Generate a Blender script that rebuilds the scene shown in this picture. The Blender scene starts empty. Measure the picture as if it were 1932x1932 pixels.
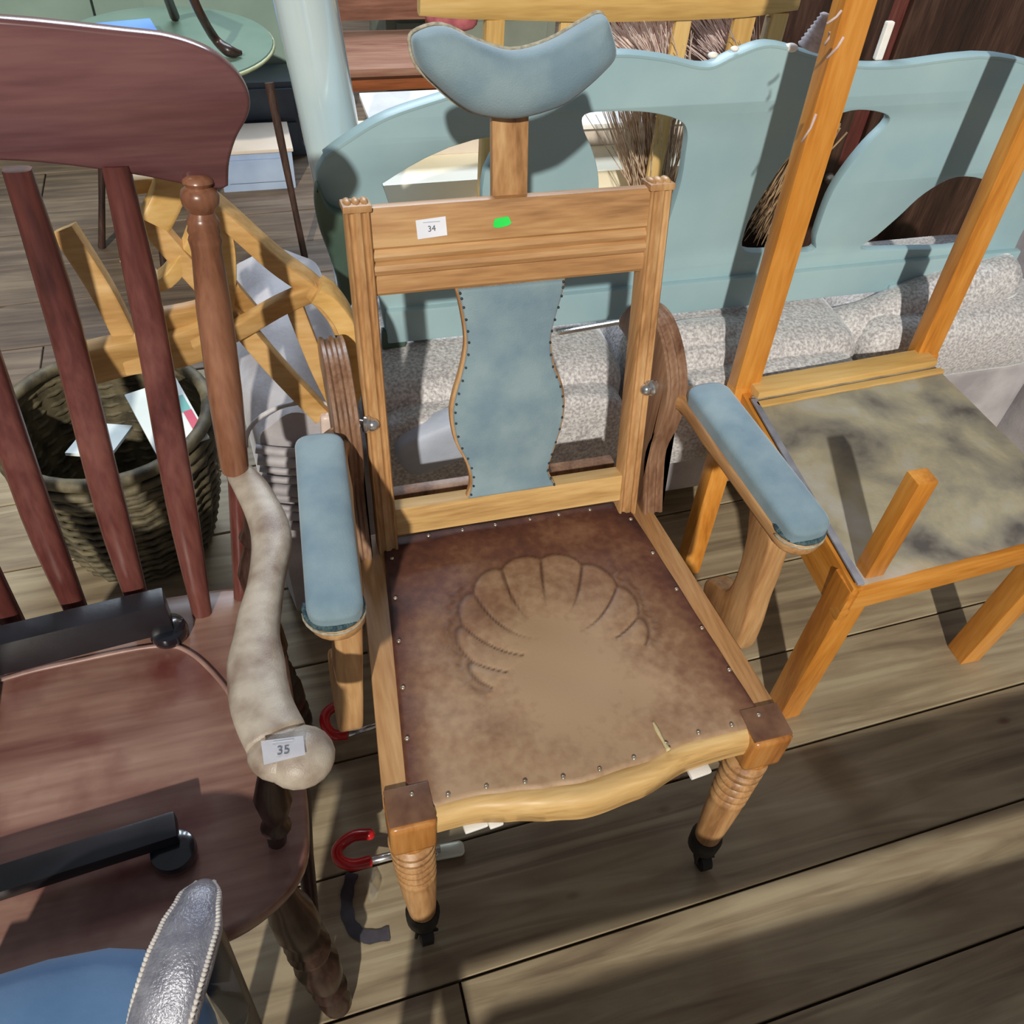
import bpy, bmesh, math, random
import numpy as np
from mathutils import Vector, Matrix, Euler
from math import sin, cos, pi, sqrt, atan2
random.seed(7)
SC = bpy.context.scene
COL = SC.collection
# ------------------------------------------------------------------ camera
CAM = Vector((-0.31838, -0.71108, 1.47948)); YAW, PIT, ROL, FPX = -0.33873, -0.81628, 0.09459, 1643.69
_f = Vector((-sin(YAW)*cos(PIT), cos(YAW)*cos(PIT), sin(PIT)))
_r = Vector((cos(YAW), sin(YAW), 0)); _u = _r.cross(_f)
CR = cos(ROL)*_r + sin(ROL)*_u; CU = -sin(ROL)*_r + cos(ROL)*_u; CF = _f
cd = bpy.data.cameras.new('camera'); cam = bpy.data.objects.new('camera', cd); COL.objects.link(cam)
M = Matrix((CR, CU, -CF)).transposed().to_4x4(); M.translation = CAM; cam.matrix_world = M
cd.sensor_width = 36; cd.lens = 36*FPX/1932; cd.clip_start = .02; SC.camera = cam
# ------------------------------------------------------------------ light
SC.view_settings.view_transform = 'Standard'; SC.view_settings.look = 'None'
SC.view_settings.gamma = 1; SC.view_settings.use_curve_mapping = False
SC.view_settings.exposure = 0.0
W = bpy.data.worlds.new('world'); SC.world = W; W.use_nodes = True
W.node_tree.nodes['Background'].inputs[0].default_value = (.86, .92, 1.0, 1)
W.node_tree.nodes['Background'].inputs[1].default_value = .19
def area(name, loc, aim, sx, sy, power, col):
    l = bpy.data.lights.new(name, 'AREA'); l.shape = 'RECTANGLE'; l.size = sx; l.size_y = sy
    l.energy = power; l.color = col
    o = bpy.data.objects.new(name, l); COL.objects.link(o); o.location = loc
    o.rotation_euler = (Vector(aim)-Vector(loc)).to_track_quat('-Z', 'Y').to_euler(); return o
area('skylight_lamp', (.1, 3.3, 3.0), (0, .2, .5), 2.2, .9, 130, (.76, .87, 1.0))
sl = bpy.data.lights.new('low_sun', 'SUN'); sl.energy = 3.2; sl.angle = math.radians(1.3); sl.color = (1.0, .95, .84)
so = bpy.data.objects.new('low_sun', sl); COL.objects.link(so); so.location = (-2, -5, 4)
so.rotation_euler = Vector((.37, 1, -.72)).to_track_quat('-Z', 'Y').to_euler()
# ------------------------------------------------------------------ helpers
def at(px, py, x=None, y=None, z=None):
    """point of the photograph carried onto a real plane of the room"""
    d = CF*FPX + CR*(px-966) - CU*(py-966)
    if z is not None: t = (z-CAM.z)/d.z
    elif y is not None: t = (y-CAM.y)/d.y
    else: t = (x-CAM.x)/d.x
    return CAM + d*t
def lin(c):
    return tuple(((v/255)/12.92 if v/255 <= .04045 else ((v/255+.055)/1.055)**2.4) for v in c) + (1,)
ORG = {}
def tag(o, label=None, cat=None, group=None, kind=None):
    if label: o['label'] = label
    if cat: o['category'] = cat
    if group: o['group'] = group
    if kind: o['kind'] = kind
    return o
def thing(name, label, cat, loc=(0, 0, 0), group=None):
    o = bpy.data.objects.new(name, None); COL.objects.link(o); o.location = loc
    o.empty_display_size = .05
    ORG[o.name] = Vector(loc); return tag(o, label, cat, group)
def obj(name, bm, mat, parent=None, smooth=None, label=None, mats=None):
    """link a bmesh (world coordinates) as one mesh object; smooth = auto smooth angle in degrees"""
    org = ORG[parent.name] if parent is not None else Vector((0, 0, 0))
    if isinstance(bm, bpy.types.Mesh):
        me = bm
    else:
        me = bpy.data.meshes.new(name)
        if parent is None or not parent.get('nonrm'):
            bmesh.ops.recalc_face_normals(bm, faces=bm.faces)
        bm.to_mesh(me); bm.free()
    c = Vector((0, 0, 0))
    if parent is None:
        vs = [v.co for v in me.vertices]
        c = Vector((sum(v.x for v in vs)/len(vs), sum(v.y for v in vs)/len(vs), min(v.z for v in vs)))
    me.transform(Matrix.Translation(-(c if parent is None else org)))
    if mats:
        for m in mats: me.materials.append(m)
    else: me.materials.append(mat)
    if smooth is not None:
        me.shade_smooth()
        if smooth < 180: me.set_sharp_from_angle(angle=math.radians(smooth))
    o = bpy.data.objects.new(name, me); COL.objects.link(o)
    if parent is not None:
        o.parent = parent
        if parent.type == 'EMPTY': pass
    else: o.location = c
    ORG[o.name] = c if parent is None else org
    if label: o['label'] = label
    return o
def V(*a): return Vector(a)
def B(): return bmesh.new()
def box(bm, c, s, R=None, bev=0.0, seg=2):
    """box centre c, size s, rotation matrix R, bevel"""
    t = bmesh.new(); bmesh.ops.create_cube(t, size=1)
    for v in t.verts: v.co = Vector((v.co.x*s[0], v.co.y*s[1], v.co.z*s[2]))
    if bev > 0: bmesh.ops.bevel(t, geom=t.edges[:], offset=bev, segments=seg, affect='EDGES', profile=.7)
    Mx = (R.to_4x4() if R is not None else Matrix.Identity(4)); Mx = Matrix.Translation(Vector(c)) @ Mx
    t.transform(Mx); merge(bm, t); return bm
def merge(bm, t):
    me = bpy.data.meshes.new('tmp'); t.to_mesh(me); t.free(); bm.from_mesh(me); bpy.data.meshes.remove(me)
def frame(a, b, up=(0, 0, 1)):
    """rotation whose z runs a->b and x is as near 'up' cross as possible"""
    z = (Vector(b)-Vector(a)).normalized(); u = Vector(up)
    if abs(z.dot(u)) > .98: u = Vector((0, 1, 0))
    x = u.cross(z).normalized(); y = z.cross(x)
    return Matrix((x, y, z)).transposed()
def bar(bm, a, b, w, d, up=(0, 0, 1), bev=.003, seg=2):
    """square bar between two points, w across, d along 'up'"""
    a, b = Vector(a), Vector(b)
    return box(bm, (a+b)/2, (w, d, (b-a).length), frame(a, b, up), bev, seg)
def lathe(bm, a, b, prof, n=20):
    """turned piece from a to b; prof = [(t 0..1, radius)]"""
    a, b = Vector(a), Vector(b); R = frame(a, b); L = (b-a).length; rings = []
    for t, r in prof:
        rings.append([bm.verts.new(a + R @ Vector((r*cos(2*pi*k/n), r*sin(2*pi*k/n), t*L))) for k in range(n)])
    for q in range(len(rings)-1):
        for k in range(n): bm.faces.new((rings[q][k], rings[q][(k+1) % n], rings[q+1][(k+1) % n], rings[q+1][k]))
    bm.faces.new(rings[0][::-1]); bm.faces.new(rings[-1]); return bm
def catmull(P, n=6, closed=False):
    P = [Vector(p) for p in P]; out = []; N = len(P)
    for i in range(N if closed else N-1):
        g = (lambda k: P[k % N]) if closed else (lambda k: P[min(max(k, 0), N-1)])
        p0, p1, p2, p3 = g(i-1), g(i), g(i+1), g(i+2)
        for k in range(n):
            t = k/n
            out.append(.5*((2*p1)+(-p0+p2)*t+(2*p0-5*p1+4*p2-p3)*t*t+(-p0+3*p1-3*p2+p3)*t**3))
    if not closed: out.append(P[-1])
    return out
def sweep(bm, P, rad, n=12, up=(0, 0, 1), sq=1.0, cap=True):
    """tube along points; rad = list of (rx, ry) or numbers; sq<1 makes the section squarer"""
    P = [Vector(p) for p in P]; rings = []; N = len(P)
    for i, p in enumerate(P):
        d = (P[min(i+1, N-1)]-P[max(i-1, 0)]).normalized(); u = Vector(up)
        x = d.cross(u)
        if x.length < .05: x = d.cross(Vector((0, 1, 0)))
        x.normalize(); y = x.cross(d)
        r = rad[i] if isinstance(rad, list) else rad
        if not isinstance(r, (tuple, list)): r = (r, r)
        ring = []
        for k in range(n):
            a = 2*pi*(k+.5)/n; c, s = cos(a), sin(a)
            c = math.copysign(abs(c)**sq, c); s = math.copysign(abs(s)**sq, s)
            ring.append(bm.verts.new(p + x*r[0]*c + y*r[1]*s))
        rings.append(ring)
    for q in range(N-1):
        for k in range(n): bm.faces.new((rings[q][k], rings[q][(k+1) % n], rings[q+1][(k+1) % n], rings[q+1][k]))
    if cap: bm.faces.new(rings[0][::-1]); bm.faces.new(rings[-1])
    return bm
def rads(vals, n=6):
    """interpolate a list of radii to match catmull(n)"""
    out = []
    vals = [v if isinstance(v, (tuple, list)) else (v, v) for v in vals]
    for i in range(len(vals)-1):
        for k in range(n):
            t = k/n; t = t*t*(3-2*t); out.append(tuple(vals[i][j]*(1-t)+vals[i+1][j]*t for j in (0, 1)))
    out.append(tuple(vals[-1])); return out
def plate(outlines, Mx, thick, bev=.002, name='plate', res=2):
    """flat board with holes: outlines in local xy, thickness along local z, Mx to world; returns a bmesh"""
    cu = bpy.data.curves.new(name, 'CURVE'); cu.dimensions = '2D'; cu.fill_mode = 'BOTH'
    cu.extrude = max(thick/2-bev, 1e-4); cu.bevel_depth = bev; cu.bevel_resolution = 1; cu.offset = -bev
    for ol in outlines:
        s = cu.splines.new('POLY'); s.points.add(len(ol)-1); s.use_cyclic_u = True
        for i, p in enumerate(ol): s.points[i].co = (p[0], p[1], 0, 1)
    o = bpy.data.objects.new(name, cu); me = bpy.data.meshes.new_from_object(o)
    bpy.data.objects.remove(o); bpy.data.curves.remove(cu)
    bm = bmesh.new(); bm.from_mesh(me); bpy.data.meshes.remove(me)
    bmesh.ops.remove_doubles(bm, verts=bm.verts, dist=1e-5); bm.transform(Mx); return bm
def basis(o, x, y):
    x = Vector(x).normalized(); y = Vector(y); z = x.cross(y).normalized(); y = z.cross(x)
    m = Matrix((x, y, z)).transposed().to_4x4(); m.translation = Vector(o); return m
def text_mesh(s, size, Mx, thick=.0003):
    cu = bpy.data.curves.new('t', 'FONT'); cu.body = s; cu.size = size; cu.align_x = 'CENTER'; cu.align_y = 'CENTER'; cu.extrude = thick
    o = bpy.data.objects.new('t', cu); me = bpy.data.meshes.new_from_object(o)
    bpy.data.objects.remove(o); bpy.data.curves.remove(cu)
    bm = bmesh.new(); bm.from_mesh(me); bpy.data.meshes.remove(me); bm.transform(Mx); return bm
def pad(bm, A, Bp, w, h, up, end=.5, n=24, m=10, dome=1.0):
    """stadium-shaped upholstered pad from A to B (outer ends), half-width w, height h above the base line"""
    A, Bp = Vector(A), Vector(Bp); L = (Bp-A).length; y = (Bp-A).normalized(); z = Vector(up); x = y.cross(z).normalized(); z = x.cross(y)
    ol = []
    for k in range(n):
        a = 2*pi*k/n; c, s = cos(a), sin(a)
        e = .62
        px = w*math.copysign(abs(c)**e, c); py = (L/2-w*.75)*(1 if s > 0 else -1)*(1 if abs(s) > .02 else 0) + w*.75*math.copysign(abs(s)**.9, s)
        ol.append((px, py))
    rings = []
    for q in range(m+1):
        t = q/m
        if t < .5: sc, hh = 1 - .03*(1-t/.5), h*.55*(t/.5)
        else:
            a = (t-.5)/.5*pi/2; sc, hh = .08+.92*cos(a)**.7 if t < 1 else .08, h*.55+h*.45*sin(a)
        mid = (A+Bp)/2
        ring = []
        for px, py in ol:
            sy = 1-(1-sc)*(w*.9/(L/2))
            if t > .5: sy = 1-(1-sc)*.55
            ring.append(bm.verts.new(mid + x*px*sc + y*py*sy + z*hh))
        rings.append(ring)
    for q in range(m):
        for k in range(n): bm.faces.new((rings[q][k], rings[q][(k+1) % n], rings[q+1][(k+1) % n], rings[q+1][k]))
    bm.faces.new(rings[0][::-1]); bm.faces.new(rings[-1]); return bm
def sphere(bm, c, r, u=10, v=6, sc=(1, 1, 1), R=None):
    m = Matrix.Translation(Vector(c)) @ ((R or Matrix.Identity(3)).to_4x4()) @ Matrix.Diagonal((r*sc[0], r*sc[1], r*sc[2], 1))
    bmesh.ops.create_uvsphere(bm, u_segments=u, v_segments=v, radius=1, matrix=m); return bm
def soft(bm, c, s, R=None, e=.35, n=28, m=14, puff=0):
    """soft cushion: superellipsoid"""
    c = Vector(c); R = R or Matrix.Identity(3); rings = []
    f = lambda v, k: math.copysign(abs(v)**k, v)
    for i in range(m+1):
        ph = -pi/2+pi*i/m; ring = []
        for k in range(n):
            th = 2*pi*k/n
            ring.append(bm.verts.new(c + R @ Vector((s[0]/2*f(cos(ph), e)*f(cos(th), e), s[1]/2*f(cos(ph), e)*f(sin(th), e), s[2]/2*f(sin(ph), .7)))))
        rings.append(ring)
    for i in range(m):
        for k in range(n): bm.faces.new((rings[i][k], rings[i][(k+1) % n], rings[i+1][(k+1) % n], rings[i+1][k]))
    bmesh.ops.remove_doubles(bm, verts=bm.verts, dist=1e-5); return bm
# ------------------------------------------------------------------ materials
def newmat(name):
    m = bpy.data.materials.new(name); m.use_nodes = True; nt = m.node_tree
    return m, nt, nt.nodes['Principled BSDF']
def N(nt, t, **kw):
    n = nt.nodes.new(t)
    for k, v in kw.items():
        if k in n.inputs.keys() if isinstance(k, str) else False: n.inputs[k].default_value = v
        else: setattr(n, k, v)
    return n
def ramp(nt, stops):
    r = nt.nodes.new('ShaderNodeValToRGB'); e = r.color_ramp.elements
    while len(e) < len(stops): e.new(.5)
    for i, (p, c) in enumerate(stops): e[i].position = p; e[i].color = c
    return r
def wood(name, cols, axis='z', rough=.45, sc=1.0, ring=18, bump=.15, worn=None, spec=.5, amt=1.0):
    """cols: dark, mid, light sRGB; grain runs along axis"""
    m, nt, b = newmat(name); L = nt.links
    tc = N(nt, 'ShaderNodeTexCoord'); mp = N(nt, 'ShaderNodeMapping')
    s = {'x': (.09, 1, 1), 'y': (1, .09, 1), 'z': (1, 1, .09)}[axis]
    mp.inputs['Scale'].default_value = tuple(v*sc*ring for v in s); L.new(tc.outputs['Object'], mp.inputs[0])
    n1 = N(nt, 'ShaderNodeTexNoise'); n1.inputs['Scale'].default_value = 1.0; n1.inputs['Detail'].default_value = 8; n1.inputs['Distortion'].default_value = .6
    n2 = N(nt, 'ShaderNodeTexNoise'); n2.inputs['Scale'].default_value = 9; n2.inputs['Detail'].default_value = 6
    L.new(mp.outputs[0], n1.inputs[0]); L.new(mp.outputs[0], n2.inputs[0])
    mx = N(nt, 'ShaderNodeMath', operation='MULTIPLY_ADD'); L.new(n2.outputs[0], mx.inputs[0]); mx.inputs[1].default_value = .45; L.new(n1.outputs[0], mx.inputs[2])
    r = ramp(nt, [(.48, lin(cols[0])), (.7, lin(cols[1])), (.95, lin(cols[2]))]); L.new(mx.outputs[0], r.inputs[0])
    out = r.outputs[0]
    if worn:
        n3 = N(nt, 'ShaderNodeTexNoise'); n3.inputs['Scale'].default_value = 7; n3.inputs['Detail'].default_value = 5; L.new(tc.outputs['Object'], n3.inputs[0])
        r3 = ramp(nt, [(.5, (0, 0, 0, 1)), (.68, (1, 1, 1, 1))]); L.new(n3.outputs[0], r3.inputs[0])
        mm = N(nt, 'ShaderNodeMix', data_type='RGBA'); L.new(r3.outputs[0], mm.inputs[0]); L.new(out, mm.inputs[6]); mm.inputs[7].default_value = lin(worn); out = mm.outputs[2]
    L.new(out, b.inputs['Base Color']); b.inputs['Roughness'].default_value = rough
    b.inputs['Specular IOR Level'].default_value = spec
    bp = N(nt, 'ShaderNodeBump'); bp.inputs['Strength'].default_value = bump; bp.inputs['Distance'].default_value = .002
    L.new(mx.outputs[0], bp.inputs['Height']); L.new(bp.outputs[0], b.inputs['Normal']); return m
def noisy(name, c1, c2, scale=12, rough=.6, bump=.1, metal=0, sheen=0, detail=6, bscale=None, spec=.5, coat=0, lo=.35, hi=.65, dist=.002):
    m, nt, b = newmat(name); L = nt.links
    tc = N(nt, 'ShaderNodeTexCoord'); n1 = N(nt, 'ShaderNodeTexNoise')
    n1.inputs['Scale'].default_value = scale; n1.inputs['Detail'].default_value = detail; L.new(tc.outputs['Object'], n1.inputs[0])
    r = ramp(nt, [(lo, lin(c1)), (hi, lin(c2))]); L.new(n1.outputs[0], r.inputs[0]); L.new(r.outputs[0], b.inputs['Base Color'])
    b.inputs['Roughness'].default_value = rough; b.inputs['Metallic'].default_value = metal
    b.inputs['Specular IOR Level'].default_value = spec
    b.inputs['Coat Weight'].default_value = coat
    if sheen: b.inputs['Sheen Weight'].default_value = sheen; b.inputs['Sheen Roughness'].default_value = .4; b.inputs['Sheen Tint'].default_value = (.9, .95, 1, 1)
    n2 = N(nt, 'ShaderNodeTexNoise'); n2.inputs['Scale'].default_value = bscale or scale*20; n2.inputs['Detail'].default_value = 3; L.new(tc.outputs['Object'], n2.inputs[0])
    bp = N(nt, 'ShaderNodeBump'); bp.inputs['Strength'].default_value = bump; bp.inputs['Distance'].default_value = dist
    L.new(n2.outputs[0], bp.inputs['Height']); L.new(bp.outputs[0], b.inputs['Normal']); return m
OAK = [(132, 92, 56), (176, 131, 86), (204, 164, 116)]
oak = {a: wood('oak_'+a, OAK, a, .42, 1.2) for a in 'xyz'}
oak_pale = wood('oak_pale', [(168, 128, 78), (205, 166, 108), (224, 190, 134)], 'x', .4, 1.2)
oak_dark = wood('oak_dark', [(92, 62, 46), (128, 94, 72), (160, 128, 104)], 'z', .35, 1.2)
oak_patina = noisy('oak_patina', (96, 64, 48), (128, 94, 72), 30, .35, .1)
oak_amber = wood('oak_amber', [(132, 78, 34), (172, 112, 54), (196, 140, 78)], 'z', .3, 1.1)
orange = {a: wood('orange_'+a, [(164, 98, 34), (202, 132, 52), (222, 158, 78)], a, .3, .9, bump=.08) for a in 'xyz'}
honey = {a: wood('honey_'+a, [(164, 120, 66), (192, 150, 92), (214, 176, 122)], a, .42, .8, bump=.06) for a in 'xyz'}
straw_oak = {a: wood('straw_oak_'+a, [(176, 132, 70), (206, 164, 96), (222, 186, 124)], a, .45, .8, bump=.08) for a in 'xz'}
maho = {a: wood('mahogany_'+a, [(60, 30, 28), (92, 48, 44), (118, 72, 64)], a, .28, .9, bump=.05) for a in 'xyz'}
maho_brown = wood('mahogany_brown', [(84, 50, 36), (126, 82, 60), (152, 106, 82)], 'z', .3, 1.0, bump=.06)
maho_crest = wood('mahogany_crest', [(78, 48, 48), (98, 62, 64), (122, 84, 82)], 'x', .22, .7, bump=.05)
maho_dark = wood('dark_walnut', [(30, 20, 18), (54, 36, 30), (84, 60, 50)], 'z', .35, 1.0, bump=.06)
seatwood = wood('worn_seat_wood', [(104, 66, 60), (140, 104, 92), (170, 138, 122)], 'x', .28, .5, bump=.05, worn=(108, 58, 54))
armworn = noisy('worn_arm', (132, 112, 98), (186, 174, 158), 26, .42, .2, lo=.3, hi=.62)
velvet = noisy('blue_velvet', (112, 136, 150), (136, 156, 164), 16, .85, .3, sheen=.3, bscale=500)
velvet_trim = noisy('velvet_trim', (40, 70, 84), (86, 108, 110), 200, .9, .5)
gimp = noisy('gimp', (150, 140, 124), (190, 182, 160), 150, .8, .4)
settee_paint = noisy('duck_egg_paint', (142, 172, 182), (156, 184, 190), 5, .42, .08, bscale=90)
sage = noisy('dark_sage_paint', (62, 84, 74), (84, 104, 92), 6, .5, .08)
sage_light = noisy('sage_paint', (84, 108, 94), (104, 126, 112), 4, .45, .05)
pipe_m = noisy('pale_enamel', (192, 214, 222), (208, 226, 232), 4, .16, .01, metal=.15, coat=.6)
sofa_m = noisy('crushed_velvet', (158, 153, 156), (214, 212, 212), 170, .45, .5, sheen=.5, detail=10, bscale=240, dist=.003, lo=.36, hi=.64)
sofa_plain = noisy('mauve_grey_velvet', (150, 144, 148), (190, 186, 190), 8, .6, .3, sheen=.6, bscale=140)
vinyl = noisy('silver_vinyl', (128, 128, 140), (176, 176, 186), 40, .34, .6, metal=.35, bscale=420)
stitch = noisy('stitching', (196, 188, 184), (222, 216, 208), 60, .8, .1)
blue_cloth = noisy('sky_blue_velvet', (84, 124, 168), (112, 146, 186), 6, .8, .15, sheen=.5)
black_m = noisy('black_enamel', (20, 20, 24), (40, 40, 46), 10, .3, .05)
rubber = noisy('black_rubber', (14, 16, 22), (26, 30, 40), 10, .18, .02, coat=.6)
iron = noisy('blackened_iron', (14, 14, 14), (34, 30, 28), 30, .6, .2)
steel = noisy('bright_steel', (200, 202, 204), (226, 228, 230), 20, .2, .03, metal=.9)
brass = noisy('stud_brass', (196, 180, 160), (230, 220, 205), 30, .18, .02, metal=.8)
dark_nail = noisy('dark_nail', (40, 52, 58), (70, 80, 84), 30, .4, .02, metal=.5)
paper = noisy('label_paper', (226, 228, 240), (240, 242, 250), 20, .6, .02)
ink = noisy('ink', (84, 88, 104), (104, 108, 120), 20, .7, 0)
green_st = noisy('green_sticker', (40, 226, 84), (64, 240, 104), 20, .5, .02)
red_rub = noisy('red_rubber', (178, 20, 26), (206, 36, 40), 30, .28, .05, coat=.3)
cream = noisy('cream_paint', (226, 218, 190), (240, 234, 212), 4, .4, .05)
cream_shade = noisy('stone_paint', (200, 186, 172), (216, 204, 192), 4, .5, .05)
white_m = noisy('white_cloth', (232, 228, 222), (246, 244, 240), 20, .7, .1)
brownf = wood('brown_furniture', [(96, 62, 50), (136, 96, 80), (166, 130, 112)], 'x', .4, .6)
brown_red = wood('red_brown_furniture', [(96, 50, 28), (140, 80, 46), (168, 108, 70)], 'x', .35, .6)
slate = noisy('slate_blue_paint', (58, 68, 82), (76, 88, 104), 6, .5, .05)
light_blue = noisy('pale_blue_paint', (138, 156, 186), (164, 182, 208), 6, .4, .05)
twig = noisy('dry_straw', (168, 136, 108), (222, 198, 172), 60, .8, .2)
twine = noisy('grey_twine', (176, 168, 176), (214, 208, 214), 60, .8, .4)
wicker_m = noisy('old_wicker', (60, 54, 40), (112, 102, 78), 30, .6, .3)
magazine_m = noisy('white_glossy_paper', (214, 226, 226), (240, 246, 246), 10, .25, .02)
teal = noisy('teal_print', (110, 176, 176), (150, 200, 196), 10, .3, 0)
pink = noisy('pink_print', (196, 84, 110), (216, 110, 130), 10, .3, 0)
worn_fabric = None
def stained_fabric():
    m, nt, b = newmat('stained_canvas'); L = nt.links; tc = N(nt, 'ShaderNodeTexCoord')
    n = N(nt, 'ShaderNodeTexNoise'); n.inputs['Scale'].default_value = 8; n.inputs['Detail'].default_value = 9; n.inputs['Distortion'].default_value = .25; L.new(tc.outputs['Object'], n.inputs[0])
    r = ramp(nt, [(.33, lin((122, 116, 112))), (.43, lin((178, 172, 158))), (.56, lin((216, 208, 180))), (.68, lin((228, 226, 218)))]); L.new(n.outputs[0], r.inputs[0]); L.new(r.outputs[0], b.inputs['Base Color'])
    b.inputs['Roughness'].default_value = .75
    n2 = N(nt, 'ShaderNodeTexNoise'); n2.inputs['Scale'].default_value = 90; L.new(tc.outputs['Object'], n2.inputs[0])
    bp = N(nt, 'ShaderNodeBump'); bp.inputs['Strength'].default_value = .3; bp.inputs['Distance'].default_value = .002; L.new(n2.outputs[0], bp.inputs['Height']); L.new(bp.outputs[0], b.inputs['Normal']); return m
worn_fabric = stained_fabric()
def leather_mat():
    """worn brown leather: polished dark margins kept from wear, pale scuffed middle, dirt in the embossing"""
    m, nt, b = newmat('embossed_leather'); L = nt.links
    tc = N(nt, 'ShaderNodeTexCoord')
    n = N(nt, 'ShaderNodeTexNoise'); n.inputs['Scale'].default_value = 9; n.inputs['Detail'].default_value = 7; L.new(tc.outputs['Object'], n.inputs[0])
    at1 = N(nt, 'ShaderNodeAttribute', attribute_name='wear')
    nf = N(nt, 'ShaderNodeTexNoise'); nf.inputs['Scale'].default_value = 70; nf.inputs['Detail'].default_value = 6; L.new(tc.outputs['Object'], nf.inputs[0])
    ad0 = N(nt, 'ShaderNodeMath', operation='MULTIPLY_ADD'); L.new(nf.outputs[0], ad0.inputs[0]); ad0.inputs[1].default_value = .38; L.new(at1.outputs['Fac'], ad0.inputs[2])
    ad1 = N(nt, 'ShaderNodeMath', operation='SUBTRACT'); L.new(ad0.outputs[0], ad1.inputs[0]); ad1.inputs[1].default_value = .22
    add = N(nt, 'ShaderNodeMath', operation='MULTIPLY_ADD'); L.new(n.outputs[0], add.inputs[0]); add.inputs[1].default_value = .62; L.new(ad1.outputs[0], add.inputs[2])
    r = ramp(nt, [(.28, lin((60, 34, 34))), (.5, lin((98, 60, 46))), (.74, lin((134, 98, 72))), (1.0, lin((172, 142, 112)))]); L.new(add.outputs[0], r.inputs[0])
    at2 = N(nt, 'ShaderNodeAttribute', attribute_name='groove')
    mm = N(nt, 'ShaderNodeMix', data_type='RGBA'); L.new(at2.outputs['Fac'], mm.inputs[0]); L.new(r.outputs[0], mm.inputs[6]); mm.inputs[7].default_value = lin((70, 40, 26))
    L.new(mm.outputs[2], b.inputs['Base Color']); b.inputs['Roughness'].default_value = .5
    n2 = N(nt, 'ShaderNodeTexNoise'); n2.inputs['Scale'].default_value = 260; L.new(tc.outputs['Object'], n2.inputs[0])
    bp = N(nt, 'ShaderNodeBump'); bp.inputs['Strength'].default_value = .25; bp.inputs['Distance'].default_value = .001; L.new(n2.outputs[0], bp.inputs['Height']); L.new(bp.outputs[0], b.inputs['Normal']); return m
leather = leather_mat()
def floor_mat(name, cols, knots=True):
    m, nt, b = newmat(name); L = nt.links; tc = N(nt, 'ShaderNodeTexCoord')
    oi = N(nt, 'ShaderNodeObjectInfo'); mp = N(nt, 'ShaderNodeMapping'); mp.inputs['Scale'].default_value = (2.2, 26, 26)
    sh = N(nt, 'ShaderNodeVectorMath', operation='ADD'); L.new(tc.outputs['Object'], sh.inputs[0])
    cb = N(nt, 'ShaderNodeCombineXYZ'); mu = N(nt, 'ShaderNodeMath', operation='MULTIPLY'); L.new(oi.outputs['Random'], mu.inputs[0]); mu.inputs[1].default_value = 30
    L.new(mu.outputs[0], cb.inputs[2]); L.new(cb.outputs[0], sh.inputs[1]); L.new(sh.outputs[0], mp.inputs[0])
    n = N(nt, 'ShaderNodeTexNoise'); n.inputs['Scale'].default_value = 1; n.inputs['Detail'].default_value = 9; n.inputs['Distortion'].default_value = 1.4; L.new(mp.outputs[0], n.inputs[0])
    n3 = N(nt, 'ShaderNodeTexNoise'); n3.inputs['Scale'].default_value = 3.5; n3.inputs['Detail'].default_value = 6; L.new(sh.outputs[0], n3.inputs[0])
    ad = N(nt, 'ShaderNodeMath', operation='MULTIPLY_ADD'); L.new(n3.outputs[0], ad.inputs[0]); ad.inputs[1].default_value = .6; L.new(n.outputs[0], ad.inputs[2])
    r = ramp(nt, [(.58, lin(cols[0])), (.8, lin(cols[1])), (1.0, lin(cols[2]))]); L.new(ad.outputs[0], r.inputs[0]); out = r.outputs[0]
    if knots:
        v = N(nt, 'ShaderNodeTexVoronoi'); v.inputs['Scale'].default_value = 1; mp2 = N(nt, 'ShaderNodeMapping'); mp2.inputs['Scale'].default_value = (4.2, 8.5, 1); L.new(sh.outputs[0], mp2.inputs[0]); L.new(mp2.outputs[0], v.inputs[0])
        rk = ramp(nt, [(.03, (.75, .75, .75, 1)), (.085, (0, 0, 0, 1))]); L.new(v.outputs['Distance'], rk.inputs[0])
        mm = N(nt, 'ShaderNodeMix', data_type='RGBA'); L.new(rk.outputs[0], mm.inputs[0]); L.new(out, mm.inputs[6]); mm.inputs[7].default_value = lin(tuple(int(c*.72) for c in (cols[0][0]*1.1, cols[0][1]*.85, cols[0][2]*.75))); out = mm.outputs[2]
    L.new(out, b.inputs['Base Color']); b.inputs['Roughness'].default_value = .62
    bp = N(nt, 'ShaderNodeBump'); bp.inputs['Strength'].default_value = .35; bp.inputs['Distance'].default_value = .003; L.new(ad.outputs[0], bp.inputs['Height']); L.new(bp.outputs[0], b.inputs['Normal']); return m
fl_light = floor_mat('floorboard_bare', [(118, 102, 82), (150, 134, 108), (172, 158, 130)])
fl_dark = floor_mat('floorboard_dark_varnish', [(52, 38, 34), (70, 52, 46), (90, 72, 62)])
fl_shaded = floor_mat('floorboard_back_shade', [(78, 64, 54), (104, 88, 74), (126, 110, 92)])  # back boards: shade put into the colour, darker than the bare boards
mark_m = noisy('dark_mark_tone', (52, 50, 60), (84, 78, 84), 25, .6, .05)  # dark tone of the curved mark on the boards
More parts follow.
